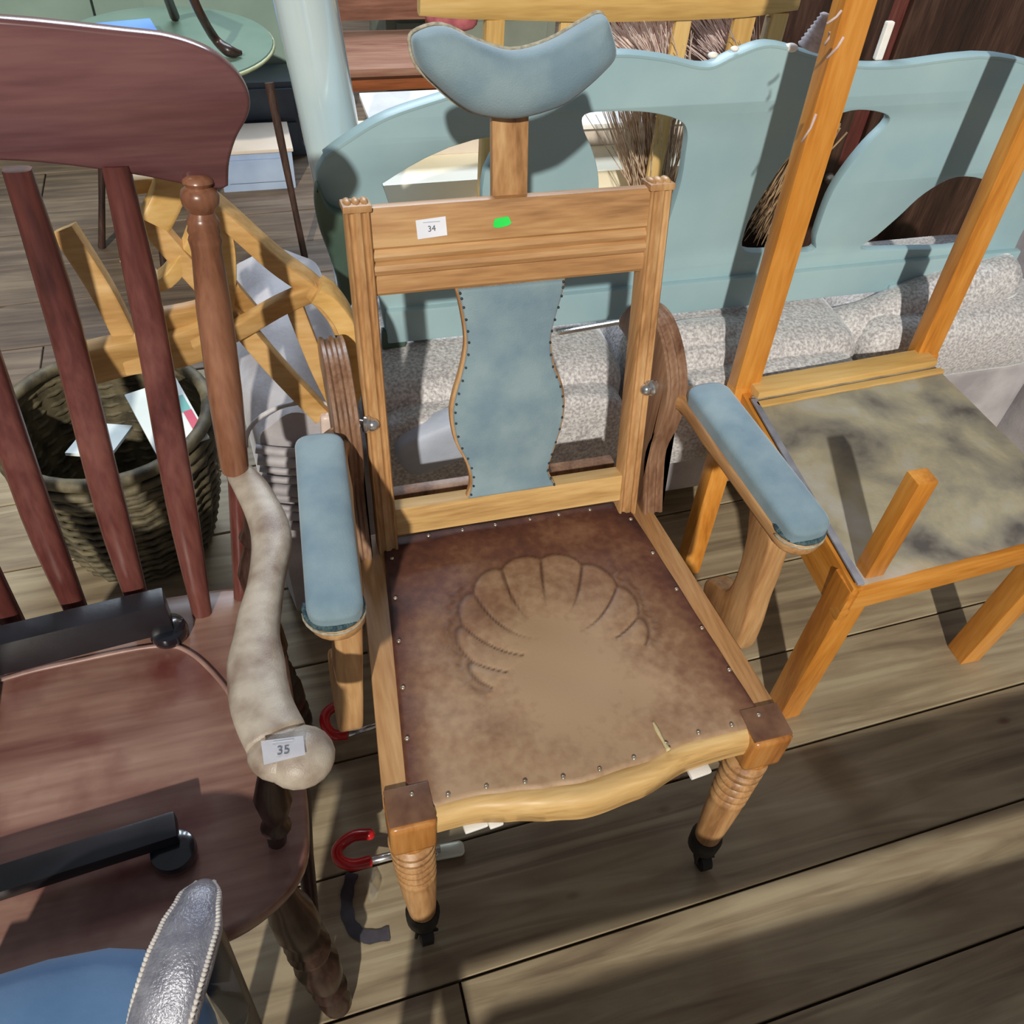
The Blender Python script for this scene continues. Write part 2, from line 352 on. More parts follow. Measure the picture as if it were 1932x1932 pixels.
# ------------------------------------------------------------------ setting: floor, back wall
SL = .035
bm = B(); box(bm, (.5, 1.1, -.035), (8.4, 7.6, .02)); fl = tag(obj('floor', bm, maho_dark), kind='structure')
ys = [-2.6, -2.4, -2.19, -1.97, -1.75, -1.53, -1.31, -1.1, -.91, -.71, -.52, -.331, -.12, .08, .3]
while ys[-1] < 4.7: ys.append(ys[-1]+random.choice((.19, .2, .215)))
def board(y0, y1, x0, x1, mat):
    bm = B(); g = .0022; h = random.uniform(-.0012, .0004)
    vs = []
    for z in (-.022, h):
        for (x, y) in ((x0+g, y0+g), (x1-g, y0+g), (x1-g, y1-g), (x0+g, y1-g)): vs.append(bm.verts.new((x, y+SL*x, z)))
    for f in ((0, 3, 2, 1), (4, 5, 6, 7), (0, 1, 5, 4), (1, 2, 6, 5), (2, 3, 7, 6), (3, 0, 4, 7)): bm.faces.new([vs[i] for i in f])
    bmesh.ops.bevel(bm, geom=[e for e in bm.edges if e.verts[0].co.z > -.01 and e.verts[1].co.z > -.01], offset=.0015, segments=1, affect='EDGES')
    obj('floorboard', bm, mat, fl)
for i in range(len(ys)-1):
    y0, y1 = ys[i], ys[i+1]
    if y0 == -.331: js = [-3.5, 4.5]
    elif y0 == -.52: js = [-3.5, -.2, 4.5]
    else:
        a = random.uniform(-1.6, 2.4); js = [-3.5, a, 4.5] if random.random() < .8 else [-3.5, 4.5]
    for k in range(len(js)-1):
        board(y0, y1, js[k], js[k+1], fl_shaded if y0 > 1.2 else fl_light)
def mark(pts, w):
    """dark curved stroke lying on the boards"""
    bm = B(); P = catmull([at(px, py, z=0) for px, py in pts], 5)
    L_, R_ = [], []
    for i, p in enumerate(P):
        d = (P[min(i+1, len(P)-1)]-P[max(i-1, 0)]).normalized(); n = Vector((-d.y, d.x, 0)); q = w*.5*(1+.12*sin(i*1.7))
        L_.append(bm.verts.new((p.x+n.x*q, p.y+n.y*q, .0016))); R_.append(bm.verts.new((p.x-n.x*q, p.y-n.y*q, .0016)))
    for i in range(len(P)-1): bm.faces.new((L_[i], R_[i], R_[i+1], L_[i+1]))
    obj('dark_mark', bm, mark_m, fl)
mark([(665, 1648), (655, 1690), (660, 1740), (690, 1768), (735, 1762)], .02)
wallm = noisy('limewashed_wall', (150, 146, 136), (172, 168, 158), 3, .8, .2)
bm = B(); box(bm, (.5, 4.86, 1.4), (8.4, .12, 2.9)); tag(obj('wall_back', bm, wallm), kind='structure')
bm = B(); box(bm, (.5, 4.79, .08), (8.4, .025, .18), bev=.005); tag(obj('baseboard_back', bm, sage), kind='structure')

# ------------------------------------------------------------------ the reclining armchair
ch = thing('reclining_armchair', 'oak reclining armchair with embossed brown leather seat and blue velvet headrest', 'armchair', (0, 0, 0))
H = .4235; LE = .2043; YB = .198; Lp = .53
pd = Vector((0, sin(LE), cos(LE))); pn = Vector((0, -cos(LE), sin(LE)))      # along and in front of the back frame
X_ = Vector((1, 0, 0))
def bp_(x, l, f=0): return Vector((x, YB, H)) + pd*l + pn*f
# leather seat panel, with scallop shell embossed
def front_y(x):
    pts = [(-.28, -.246), (-.225, -.243), (-.17, -.241), (-.12, -.246), (-.07, -.252), (-.026, -.256), (.05, -.25), (.135, -.236), (.214, -.236), (.28, -.238)]
    for (a, ya), (b2, yb) in zip(pts, pts[1:]):
        if x <= b2: t = (x-a)/(b2-a); t = t*t*(3-2*t); return ya*(1-t)+yb*t
    return pts[-1][1]
NX, NY = 150, 140
HUB = Vector((.008, -.012)); bm = B(); grid = []; wear = []; groove = []
RIB = 9
def shell_h(x, y):
    dx, dy = x-HUB.x, y-HUB.y; r = sqrt(dx*dx+dy*dy*1.0); a = atan2(dy, dx)
    if a < -.5 and a > -pi+.65: return 0, 0, 0
    aa = a if a > -pi/2 else a+2*pi
    t = (aa+.5)/(pi+1.15)            # 0..1 right to left
    if t < 0 or t > 1: return 0, 0, 0
    R0 = .143*(1-.06*sin(pi*t)+.04*t)
    tw = t + .05*sin(2*pi*t)*0 + -(t-.42)*.75*(1-min(1, r/.145)); s = tw*RIB; fr = s-math.floor(s); lobe = abs(2*fr-1)
    R1 = R0*(1-.08*lobe**2.4)
    if r > R1*1.22: return 0, 0, 0
    inside = max(0, min(1, (R1-r)/.006))
    g = max(0, (lobe-.89)/.11)**.7 * min(1, max(0, (r-.03)/.05)) * inside
    edge = math.exp(-((r-R1-.001)/.0032)**2)
    hh = inside*(.0013*(1-lobe**3)*min(1, max(0, (r-.03)/.07))) - .0015*g - .0008*edge
    rim = math.exp(-((r-R1*1.1)/.008)**2)*min(1, max(0, (abs(t-.47)-.17)*14))
    hh += rim*.0022*sin(x*300+sin(y*260)*2)*sin(y*290)
    return hh, min(1, 1.0*g+.7*edge+.3*rim), inside
for j in range(NY+1):
    v = j/NY; row = []
    for i in range(NX+1):
        u = i/NX*2-1
        yb = .212; yv = v
        xf, xb = .252, .207
        x = u*(xf*(1-v)+xb*v); y = front_y(x)*(1-v)+yb*v
        hh, g, ins = shell_h(x, y)
        e = min(1-abs(u), v, 1-v)
        dome = .006*(1-abs(u)**3)*sin(pi*v)**.6
        z = H+.002+dome*.6+hh - (.004 if e < .003 else 0)
        z += .0010*sin(x*37+y*21)*sin(y*43)
        row.append(bm.verts.new((x, y, z)))
        w = .55*(1-v)**.8 + .40*max(0, 1-sqrt((x/.17)**2+((y+.07)/.2)**2)) + .12
        w *= min(1, .35+ (1-abs(u))*3.4); 
        if ins: w = max(w, .46)+.05
        if u < -.1: w -= .02
        wear.append(max(0, min(.85, w))); groove.append(g)
    grid.append(row)
for j in range(NY):
    for i in range(NX): bm.faces.new((grid[j][i], grid[j][i+1], grid[j+1][i+1], grid[j+1][i]))
bm.normal_update()
seat = obj('leather_seat', bm, leather, ch, smooth=180, label='worn brown leather seat embossed with a scallop shell')
at_ = seat.data.attributes.new('wear', 'FLOAT', 'POINT'); at_.data.foreach_set('value', wear)
at_ = seat.data.attributes.new('groove', 'FLOAT', 'POINT'); at_.data.foreach_set('value', groove)
# side rails, back rail, underside
for s in (-1, 1):
    bm = B(); bar(bm, (s*.2625, -.215, H-.028), (s*.226, .222, H-.028), .036, .05, bev=.004); obj('side_rail', bm, oak['y'], ch, smooth=40)
bm = B(); bar(bm, (-.24, .214, H-.03), (.24, .214, H-.03), .03, .05, bev=.003); obj('back_rail', bm, oak['x'], ch, smooth=40)
# serpentine front rail
bm = B(); sec = [(-.004, .0), (-.014, -.002), (-.019, -.009), (-.021, -.02), (-.02, -.046), (-.012, -.052), (.012, -.052), (.012, -.004)]
rows = []
def rail_y(x):
    base = front_y(x); k = max(0, 1-abs(x)/.21)
    return base + .004 - .012*k*k*(3-2*k)
for i in range(61):
    x = -.222+.444*i/60
    drop = -.004*cos(x/.222*pi)
    rows.append([bm.verts.new((x, rail_y(x)+a, H+c-.001+(drop if c < -.04 else 0))) for a, c in sec])
for i in range(60):
    for k in range(len(sec)): bm.faces.new((rows[i][k], rows[i][(k+1) % len(sec)], rows[i+1][(k+1) % len(sec)], rows[i+1][k]))
bm.faces.new(rows[0]); bm.faces.new(rows[-1][::-1]); obj('front_rail', bm, oak_pale, ch, smooth=50)
# front legs
def legprof():
    P = [(0, .026), (.02, .028)]
    for k in range(6): P += [(.04+k*.075, .0242-.0002*k), (.062+k*.075, .0318-.0006*k), (.088+k*.075, .0318-.0006*k)]
    P += [(.50, .0265), (.53, .0275), (.7, .0255), (1, .0205)]
    return P
for s in (-1, 1):
    c = Vector((s*.2495, -.234, 0))
    ft = Vector((s*.239, -.249, 0))
    bm = B()
    t = bmesh.new(); box(t, (c.x, c.y-.004, H-.036), (.060, .054, .076), bev=.010, seg=3)
    merge(bm, t); sphere(bm, (c.x, c.y-.004, H-.074), .0285, 16, 8, (1, 1, .6))
    leg = obj('leg', bm, oak_amber, ch, smooth=45)
    bm = B(); lathe(bm, (c.x, c.y, H-.082), (ft.x, ft.y, .08), legprof(), 24); obj('turning', bm, oak['z'], leg, smooth=50)
    bm = B(); t = bmesh.new(); box(t, (c.x, c.y, H+.0015), (.058, .05, .005), bev=.002); merge(bm, t); obj('corner_cap', bm, oak_patina, leg, smooth=40, label='dark worn corner of the seat frame')
    bm = B(); lathe(bm, (ft.x, ft.y, .088), (ft.x, ft.y, .044), [(0, .022), (.15, .0265), (.8, .0255), (1, .019)], 20)
    f = obj('ferrule', bm, iron, leg, smooth=50)
    bm = B(); w = Vector((ft.x+.002, ft.y-.014, .0195)); lathe(bm, w-Vector((.011, 0, 0)), w+Vector((.011, 0, 0)), [(0, .012), (.1, .0185), (.9, .0185), (1, .012)], 20)
    bar(bm, (ft.x-.006, ft.y-.004, .046), w+Vector((-.014, 0, 0)), .005, .018); bar(bm, (ft.x-.006, ft.y-.004, .046), w+Vector((.014, 0, 0)), .005, .018)
    obj('caster', bm, iron, leg, smooth=50)
    bm = B(); P = [(s*.225, .215, H-.05), (s*.226, .232, .2), (s*.228, .285, .0)]
    sweep(bm, catmull(P, 5), rads([.02, .019, .015], 5), 8, (0, 1, 0), .5); obj('leg', bm, oak['z'], ch, smooth=50)
# brass studs round the leather
def stud(x, y, z=H+.004):
    bm = B(); sphere(bm, (x, y, z), .0035, 8, 5, (1, 1, .7)); obj('stud', bm, brass, ch, smooth=180)
for x in (-.19, -.135, -.079, -.024, .035, .085, .14, .195): stud(x, .2)
for k in range(6):
    v = k/5; 
    for s in (-1, 1): stud(s*((.244)*(1-v)+.200*v), -.222*(1-v)+.165*v)
for x in (-.2, -.15, -.1, -.05, 0, .05, .1, .15, .2): stud(x, front_y(x)+.008)
# torn stuffing showing through the leather near the front
bm = B(); P = [at(px, py, z=H+.004) for px, py in ((1232, 1362), (1240, 1378), (1252, 1400), (1262, 1416))]
sweep(bm, catmull(P, 3), rads([.0015, .0032, .0022, .004], 3), 6); obj('stuffing', bm, noisy('stuffing', (196, 176, 130), (222, 206, 160), 80, .9, .5), ch, smooth=180, label='pale stuffing showing through a tear')
bm = B()
for px, py, w in ((900, 1570, .020), (938, 1564, .012), (1325, 1468, .02)):
    c = at(px, py, z=.366); bm = B(); box(bm, (c.x, c.y+.010, .366), (w*1.6, .014, .008), Euler((0, 0, .1)).to_matrix(), .003); obj('lining_scrap', bm, white_m, ch, smooth=60, label='white torn lining under the seat front')
# reclining back frame
def fluted(bm, base, top, w, d, up, nfl=2, dep=.003):
    """post with flutes on its front face; up = outward normal of the fluted face"""
    a, b2 = Vector(base), Vector(top); z = (b2-a).normalized(); yv = Vector(up); x = yv.cross(z).normalized()
    sec = [(-w/2, -d/2), (w/2, -d/2), (w/2, d/2-.002), (w/2-.002, d/2)]
    n = 26
    for k in range(1, n):
        u = w/2-.002 - (w-.004)*k/n; ph = (u+w/2)/w*nfl*2*pi
        q = d/2 - (dep*max(0, -cos(ph))**.6 if nfl else 0)
        sec.append((u, q))
    sec += [(-w/2+.002, d/2), (-w/2, d/2-.002)]
    A_ = [bm.verts.new(a+x*p+yv*q) for p, q in sec]; B_ = [bm.verts.new(b2+x*p+yv*q) for p, q in sec]
    m = len(sec)
    for k in range(m): bm.faces.new((A_[k], A_[(k+1) % m], B_[(k+1) % m], B_[k]))
    bm.faces.new(A_[::-1]); bm.faces.new(B_); return bm
for s in (-1, 1):
    bm = B(); fluted(bm, bp_(s*.202, -.012), bp_(s*.202, Lp-.004), .031, .032, pn, 2, .004)
    t = bp_(s*.202, Lp-.001)
    box(bm, t+pd*.0, (.036, .036, .009), Matrix((X_, -pn, pd)).transposed(), .003)
    for k in (-1, 0, 1): sphere(bm, t+pd*.004+X_*k*.0105, .0056, 8, 6, (1, 2.6, 1), Matrix((X_, -pn, pd)).transposed())
    obj('back_post', bm, oak['z'], ch, smooth=45)
# top rail: reeded board
bm = B(); x0, x1 = -.187, .187; f0 = .012
sec = [(.522, -.011), (.527, -.008), (.529, 0), (.527, .009), (.521, .012), (.478, .012), (.474, .007), (.470, .012), (.466, .0135), (.462, .012), (.458, .007), (.455, .0135), (.449, .016), (.443, .0135), (.440, .008), (.436, .011), (.418, .011), (.414, .008), (.414, -.011)]
A_ = [bm.verts.new(bp_(x0, l, f)) for l, f in sec]; B_ = [bm.verts.new(bp_(x1, l, f)) for l, f in sec]
for k in range(len(sec)): bm.faces.new((A_[k], A_[(k+1) % len(sec)], B_[(k+1) % len(sec)], B_[k]))
bm.faces.new(A_); bm.faces.new(B_[::-1]); obj('top_rail', bm, oak['x'], ch, smooth=35)
bm = B(); box(bm, bp_(0, .048, -.002), (.374, .028, .05), Matrix((X_, -pn, pd)).transposed(), .003); obj('bottom_rail', bm, oak_pale, ch, smooth=40)
# reclining stop rail behind the bottom rail
bm = B(); bar(bm, (-.2, .27, .455), (.2, .27, .455), .022, .026); obj('stop_rail', bm, oak_dark, ch, smooth=40)
# splat: wooden board with velvet front
so = [(-.082, .416), (.075, .416), (.073, .395), (.064, .36), (.058, .325), (.064, .285), (.078, .25), (.084, .215), (.08, .175), (.068, .13), (.062, .10), (.075, .07), (-.073, .07), (-.066, .10), (-.072, .135), (-.088, .175), (-.094, .22), (-.09, .25), (-.078, .29), (-.07, .33), (-.072, .365), (-.078, .40)]
def shp(pts, sx=1.0, n=4): return [(p.x, p.y) for p in catmull([Vector((x*sx, y, 0)) for x, y in pts], n, True)]
def seg_shape():
    # keep the top and bottom edges straight
    R = [Vector((x, y, 0)) for x, y in so[1:12]]; L_ = [Vector((x, y, 0)) for x, y in so[12:]]+[Vector((so[0][0], so[0][1], 0))]
    return [(p.x, p.y) for p in catmull(R, 4)]+[(p.x, p.y) for p in catmull(L_, 4)]
Mb = basis(bp_(0, 0, 0), X_, pd)    # local z = x cross y = -pn? orient below
zdir = X_.cross(pd)                  # = pn direction (towards viewer)
shape = seg_shape()
bm = plate([shape], Mb @ Matrix.Translation((0, 0, .000)), .012, .002); obj('splat', bm, oak['z'], ch, smooth=40)
sh2 = [(x*.955-.0003, .243+(y-.243)*.985) for x, y in shape]
bm = plate([sh2], Mb @ Matrix.Translation((0, 0, .009)), .008, .0035); vel = obj('splat_cover', bm, velvet, ch, smooth=60, label='faded blue velvet nailed over the splat')
n = len(shape)
for k in range(0, n, 2):
    x, y = shape[k]; c = Mb @ Vector((x*.93, .243+(y-.243)*.97, .0128)); bm = B(); sphere(bm, c, .0021, 6, 4); obj('nail', bm, dark_nail, vel, smooth=180)
# headrest stem and cushion
bm = B(); box(bm, bp_(-.004, .60, -.006), (.047, .014, .19), Matrix((X_, -pn, pd)).transposed(), .003); obj('headrest_stem', bm, oak['z'], ch, smooth=40)
hp = [(-.118, .715), (-.085, .722), (-.045, .706), (-.004, .695), (.04, .703), (.082, .722), (.104, .730), (.114, .715), (.122, .688), (.105, .668), (.075, .645), (.05, .632), (.0, .622), (-.045, .628), (-.07, .64), (-.095, .66), (-.115, .68), (-.122, .70)]
ol = [Vector((p[0], p[1], 0)) for p in shp(hp, 1.0, 4)]
cen = [Vector((max(-.085, min(.085, p.x*.8)), .668+abs(p.x/.12)**1.8*.026, 0)) for p in ol]
bm = B(); rings = []
prof = [(-.006, .97), (.004, 1.0), (.012, 1.0), (.022, .95), (.031, .82), (.036, .62), (.039, .4), (.040, .18)]
for zf, sc in prof: rings.append([bm.verts.new(Mb @ Vector((c.x+(p.x-c.x)*sc, c.y+(p.y-c.y)*sc, zf))) for p, c in zip(ol, cen)])
for q in range(len(prof)-1):
    for k in range(len(ol)): bm.faces.new((rings[q][k], rings[q][(k+1) % len(ol)], rings[q+1][(k+1) % len(ol)], rings[q+1][k]))
# close top with strip: collapse onto centre line
for ring in (rings[-1], rings[0]): bm.faces.new(ring)
bmesh.ops.triangulate(bm, faces=[f for f in bm.faces if len(f.verts) > 4])
hr = obj('headrest', bm, velvet, ch, smooth=70, label='padded blue velvet crescent headrest')
bm = B(); Pp = [Mb @ Vector((p.x*1.012, .668+(p.y-.668)*1.02, -.003)) for p in ol]
sweep(bm, Pp+[Pp[0]], .0022, 6, tuple(pn)); obj('gimp_braid', bm, gimp, hr, smooth=180)
# ratchet uprights, pivots
pf = [(.175, .42), (.195, .47), (.212, .53), (.196, .60), (.196, .66), (.22, .70), (.262, .728), (.31, .735), (.36, .715), (.40, .665), (.40, .645), (.345, .65), (.30, .62), (.268, .56), (.252, .49), (.25, .42)]
pc = [(p.x, p.y) for p in catmull([Vector((a, b2, 0)) for a, b2 in pf[:11]], 4)]+[(p.x, p.y) for p in catmull([Vector((a, b2, 0)) for a, b2 in pf[11:]], 4)]
for s in (-1, 1):
    bm = B(); xs = [-.018, -.0165, -.012, -.009, -.005, -.002, .002, .005, .009, .012, .0165, .018]; off = [.004, 0, 0, .004, .004, 0, 0, .004, .004, 0, 0, .004]
    cy, cz = .29, .60; rows = []
    nf = 41
    for x, o_ in zip(xs, off):
        row = []
        for i, (y, z) in enumerate(pc):
            dx_, dz_ = 0, 0
            if i < nf:
                a = pc[max(i-1, 0)]; b2 = pc[min(i+1, len(pc)-1)]; tx, tz = b2[0]-a[0], b2[1]-a[1]; l = sqrt(tx*tx+tz*tz) or 1
                dx_, dz_ = tz/l*o_, -tx/l*o_
            row.append(bm.verts.new((s*.246+x, y+dx_, z+dz_)))
        rows.append(row)
    m = len(pc)
    for q in range(len(xs)-1):
        for k in range(m): bm.faces.new((rows[q][k], rows[q][(k+1) % m], rows[q+1][(k+1) % m], rows[q+1][k]))
    bm.faces.new(rows[0]); bm.faces.new(rows[-1][::-1]); bmesh.ops.triangulate(bm, faces=[f for f in bm.faces if len(f.verts) > 4])
    obj('reeded_upright', bm, oak_dark, ch, smooth=50)
    c = Vector((s*.214, .226, .653)); bm = B(); lathe(bm, c+Vector((s*.02, .01, 0)), c+Vector((-s*.003, 0, 0)), [(0, .006), (.6, .0065), (.62, .0125), (.85, .013), (1, .009)], 14)
    sphere(bm, c+Vector((-s*.005, 0, 0)), .010, 12, 8); obj('pivot_bolt', bm, steel, ch, smooth=50)
bm = B(); a_, b_ = at(1080, 668, y=.40), at(1170, 660, y=.40); bar(bm, (a_.x-.03, .40, .645), (b_.x+.02, .40, .655), .006, .006, bev=.001); obj('reclining_rod', bm, steel, ch)
# arms
for s in (-1, 1):
    A_ = Vector((s*.246, .225, .655)); R1 = Vector((s*.283, .175, .652)); F1 = Vector((s*.302, -.088, .645))
    d = (F1-R1).normalized(); side = Vector((-d.y, d.x, 0))*1
    ol = []
    w = .031
    Pn = catmull([A_, R1.lerp(A_, .2), R1.lerp(F1, .3), R1.lerp(F1, .7), F1], 6)
    Lf, Rt = [], []
    for i, p in enumerate(Pn):
        t = i/(len(Pn)-1); ww = .016+(.017)*min(1, t*2.2)
        dd = (Pn[min(i+1, len(Pn)-1)]-Pn[max(i-1, 0)]).normalized(); nn = Vector((-dd.y, dd.x, 0)).normalized()
        Lf.append(p+nn*ww); Rt.append(p-nn*ww)
    dd = (Pn[-1]-Pn[-2]).normalized(); nn = Vector((-dd.y, dd.x, 0)).normalized(); cap = [Pn[-1]+nn*.033*cos(a)+dd*.030*sin(a) for a in [pi*k/10 for k in range(1, 10)]]
    out = [(p.x, p.y) for p in Lf+cap+Rt[::-1]]
    bm = plate([out], Matrix.Translation((0, 0, .645)), .022, .005); obj('arm_rail', bm, oak['y'], ch, smooth=50)
    bm = B(); base = Vector((s*.003, 0, .012)); pad(bm, R1+Vector((s*.003, .022, .004)), F1+Vector((s*.002, -.026, .011)), .0325, .031, (0, 0, 1), n=32, m=12)
    pd_ = obj('arm_pad', bm, velvet, ch, smooth=70, label='faded blue velvet arm pad')
    # nailed trim at the front end of the pad
    bm = B(); c = F1+Vector((s*.002, .004, .0125)); P = []
    for k in range(13):
        a = pi*(k-1)/10; P.append(c + nn*.0335*cos(a)+dd*.031*max(sin(a), -.3))
    sweep(bm, P, .0035, 6); 
    for i in range(0, len(P)-1):
        for q in range(3): sphere(bm, P[i].lerp(P[i+1], q/3)+Vector((0, 0, .002)), .0028, 6, 4)
    obj('fringe', bm, velvet_trim, pd_, smooth=180)
    bm = B(); Q = [c+Vector((0, 0, -.0065))+nn*.0355*cos(pi*k/12)+dd*.0335*sin(pi*k/12) for k in range(13)]; sweep(bm, Q, .0022, 6); obj('braid', bm, gimp, pd_, smooth=180)
    # arm support: boot-shaped board fixed outside the side rail
    so_ = [(-.075, .634), (-.018, .634), (-.028, .58), (-.032, .50), (-.018, .445), (.03, .412), (.036, .375), (.012, .352), (-.05, .345), (-.082, .368), (-.088, .43), (-.084, .50), (-.084, .57)]
    ols = [(p.x, p.y) for p in catmull([Vector((a, b2, 0)) for a, b2 in so_], 4, True)]
    bm = plate([ols], basis((s*.325, 0, 0), (0, 1, 0), (-s*.058, 0, 1)), .034, .005); obj('arm_support', bm, oak['z'], ch, smooth=50)
# lot label and price sticker on the top rail
R_ = Matrix((X_, -pn, pd)).transposed()
lc = bp_(-.1105, .4985, .0128); bm = B(); box(bm, lc, (.0385, .0007, .024), R_ @ Euler((0, -.06, 0)).to_matrix()); lb = obj('lot_label', bm, paper, ch, label='small white paper lot label reading 34')
Ml = basis(lc+pn*.0006, X_+pd*.06, pd); bm = text_mesh('34', .0105, Ml @ Matrix.Translation((0, -.001, 0))); obj('printed_number', bm, ink, lb)
bm = B(); box(bm, lc+pn*.0005+pd*.0075, (.022, .0003, .0012), R_); obj('printed_line', bm, noisy('faint_ink', (180, 184, 200), (200, 204, 214), 20, .7, 0), lb)
bm = plate([[(.0115*math.copysign(abs(cos(a))**.5, cos(a)) - .001*sin(4*a), .0062*math.copysign(abs(sin(a))**.6, sin(a))) for a in [2*pi*k/24 for k in range(24)]]], basis(bp_(-.018, .4985, .0128), X_+pd*.12, pd), .0008, .0001)
st = obj('price_sticker', bm, green_st, ch, label='small bright green price sticker')

# ------------------------------------------------------------------ dark smoker's armchair on the left
sm = thing('spindle_armchair', 'dark red-brown wooden armchair with turned posts and pale worn arms, lot label 35', 'armchair', (-.64, -.1, 0))
CX = -.64
def mir(p): return Vector((2*CX-p[0], p[1], p[2]))
# seat
ol = [(-.375, .02), (-.372, -.10), (-.372, -.22), (-.385, -.285), (-.43, -.325), (-.50, -.345), (-.64, -.352)]
ol = [(-.64, .152), (-.52, .150), (-.435, .146), (-.398, .12), (-.382, .07)]+ol
pts = catmull([Vector((a, b2, 0)) for a, b2 in ol], 5); full = [(p.x, p.y) for p in pts]+[(2*CX-p.x, p.y) for p in pts[::-1][1:-1]]
bm = plate([full], Matrix.Translation((0, 0, .428)), .036, .009)
st_ = obj('seat', bm, seatwood, sm, smooth=50, label='worn dished wooden seat')
bm = B(); P = catmull([Vector((-.86, .0, .447)), Vector((-.75, .05, .447)), Vector((-.64, .062, .447)), at(300, 1218, z=.447), at(360, 1232, z=.447), at(420, 1290, z=.447), at(455, 1350, z=.447)], 6)
sweep(bm, P, (.004, .0025), 6); obj('seat_ridge', bm, noisy('ridge_wood', (142, 108, 100), (166, 134, 124), 20, .4, .05), st_, smooth=180)
# crest rail: board on the plane y = .25, slightly curved
cr_px = [(240, 55), (330, 68), (400, 95), (447, 135), (470, 178), (466, 215), (445, 255), (432, 300), (430, 345)]
cr = [at(px, py, y=.235) for px, py in cr_px]
half = [Vector((-.64, 1.182-.005, 0)), Vector((-.54, 1.185, 0))]+[Vector((p.x, p.z, 0)) for p in cr]
low = [Vector((cr[-1].x-.02, cr[-1].z-.002, 0)), Vector((-.44, 1.035, 0)), Vector((-.54, 1.055, 0)), Vector((-.64, 1.06, 0))]
top = catmull(half, 5); lo_ = catmull([top[-1]]+low, 5)[1:]
rt = top+lo_; full = [(p.x, p.y) for p in rt]+[(2*CX-p.x, p.y) for p in rt[::-1][1:-1]]
bm = plate([full], basis((0, .235, 0), (1, 0, 0), (0, 0, 1)), .02, .004)
obj('crest_rail', bm, maho_crest, sm, smooth=50)
# turned posts
def post(a, b2, par):
    bm = B(); prof = [(0, .0165), (.02, .018), (.3, .0205), (.6, .020), (.78, .0165), (.80, .0175), (.815, .0185), (.83, .0165), (.84, .0180), (.855, .0165), (.868, .018), (.88, .0155), (.895, .013), (.905, .016), (.92, .0195), (.94, .0205), (.958, .0185), (.968, .013), (.98, .0165), (.99, .0155), (1, .009)]
    lathe(bm, a, b2, prof, 22); return obj('turned_post', bm, maho_brown, par, smooth=50)
pa, pb_ = Vector((-.399, .158, .665)), Vector((-.375, .228, 1.03))
post(pa, pb_, sm); post(mir(pa), mir(pb_), sm)
# arms
def arm_pts():
    px = [(452, 892), (482, 935), (512, 1010), (503, 1095), (487, 1180), (484, 1260), (495, 1335), (522, 1395)]
    return [at(x, y, z=.658) for x, y in px]
AP = catmull(arm_pts(), 6); AR = rads([(.018, .011), (.022, .013), (.0245, .015), (.021, .017), (.024, .018), (.031, .018), (.032, .019), (.032, .019)])
for f in (lambda p: p, mir):
    bm = B(); sweep(bm, [f(p) for p in AP], AR, 16, sq=.8)
    kn = f(at(566, 1428, z=.652))
    sphere(bm, kn, .0355, 20, 12, (1, .95, .72)); sphere(bm, f(at(530, 1415, z=.655)), .034, 18, 12, (1, 1, .6))
    arm = obj('arm', bm, armworn, sm, smooth=180, label='pale worn scrolled arm')
    # arm spindles
    for (x0, y0, x1, y1) in ((-.392, -.225, -.41, -.25), (-.378, -.02, -.396, -.05), (-.385, .1, -.41, .08)):
        bm = B(); lathe(bm, f(Vector((x0, y0, .645))), f(Vector((x1, y1, .445))), [(0, .010), (.15, .012), (.22, .018), (.28, .012), (.4, .017), (.55, .022), (.7, .016), (.78, .012), (.84, .018), (.9, .012), (1, .011)], 14); obj('arm_spindle', bm, maho_dark, sm, smooth=50)
# lower back posts under the arm and flat spindles
for f in (lambda p: p, mir):
    bm = B(); sweep(bm, catmull([f(Vector((-.398, .155, .655))), f(Vector((-.425, .128, .445)))], 4), rads([.0125, .0135], 4), 10, (0, 1, 0), .8); obj('back_post', bm, maho['z'], sm, smooth=50)
for (xt, yt, xb, yb) in ((-.452, .23, -.483, .108), (-.545, .232, -.562, .112), (-.64, .233, -.64, .115), (-.735, .232, -.718, .112), (-.828, .23, -.797, .108)):
    bm = B(); P = [Vector((xb, yb, .442)), Vector((xb*.6+xt*.4, yb+.03, .65)), Vector((xb*.2+xt*.8, yt-.02, .88)), Vector((xt, yt, 1.045))]
    sweep(bm, catmull(P, 5), rads([(.0135, .011), (.019, .012), (.018, .011), (.014, .010)], 5), 10, (0, 1, 0), .7); obj('spindle', bm, maho['z'], sm, smooth=60)
# legs
for (tx, ty, bx, by) in ((-.42, -.285, -.383, -.328), (-.42, .09, -.385, .16), (2*CX+.42, -.285, 2*CX+.383, -.328), (2*CX+.42, .09, 2*CX+.385, .16)):
    a, b2 = Vector((tx, ty, .415)), Vector((bx, by, .0))
    bm = B(); lathe(bm, a, b2, [(0, .018), (.12, .021), (.2, .028), (.3, .03), (.36, .024), (.4, .029), (.43, .024), (.46, .03), (.5, .026), (.53, .022), (.58, .031), (.7, .028), (.78, .018), (.81, .026), (.84, .018), (.9, .024), (.96, .022), (1, .016)], 20); obj('leg', bm, maho_dark, sm, smooth=50)
for y_ in (-.15,): 
    bm = B(); lathe(bm, (-.40, y_, .2), (2*CX+.40, y_, .2), [(0, .009), (.3, .012), (.5, .018), (.7, .012), (1, .009)], 14); obj('stretcher', bm, maho_dark, sm, smooth=50)
for x_ in (-.395, 2*CX+.395):
    bm = B(); lathe(bm, (x_, -.3, .2), (x_, .125, .2), [(0, .009), (.3, .012), (.5, .018), (.7, .012), (1, .009)], 14); obj('stretcher', bm, maho_dark, sm, smooth=50)
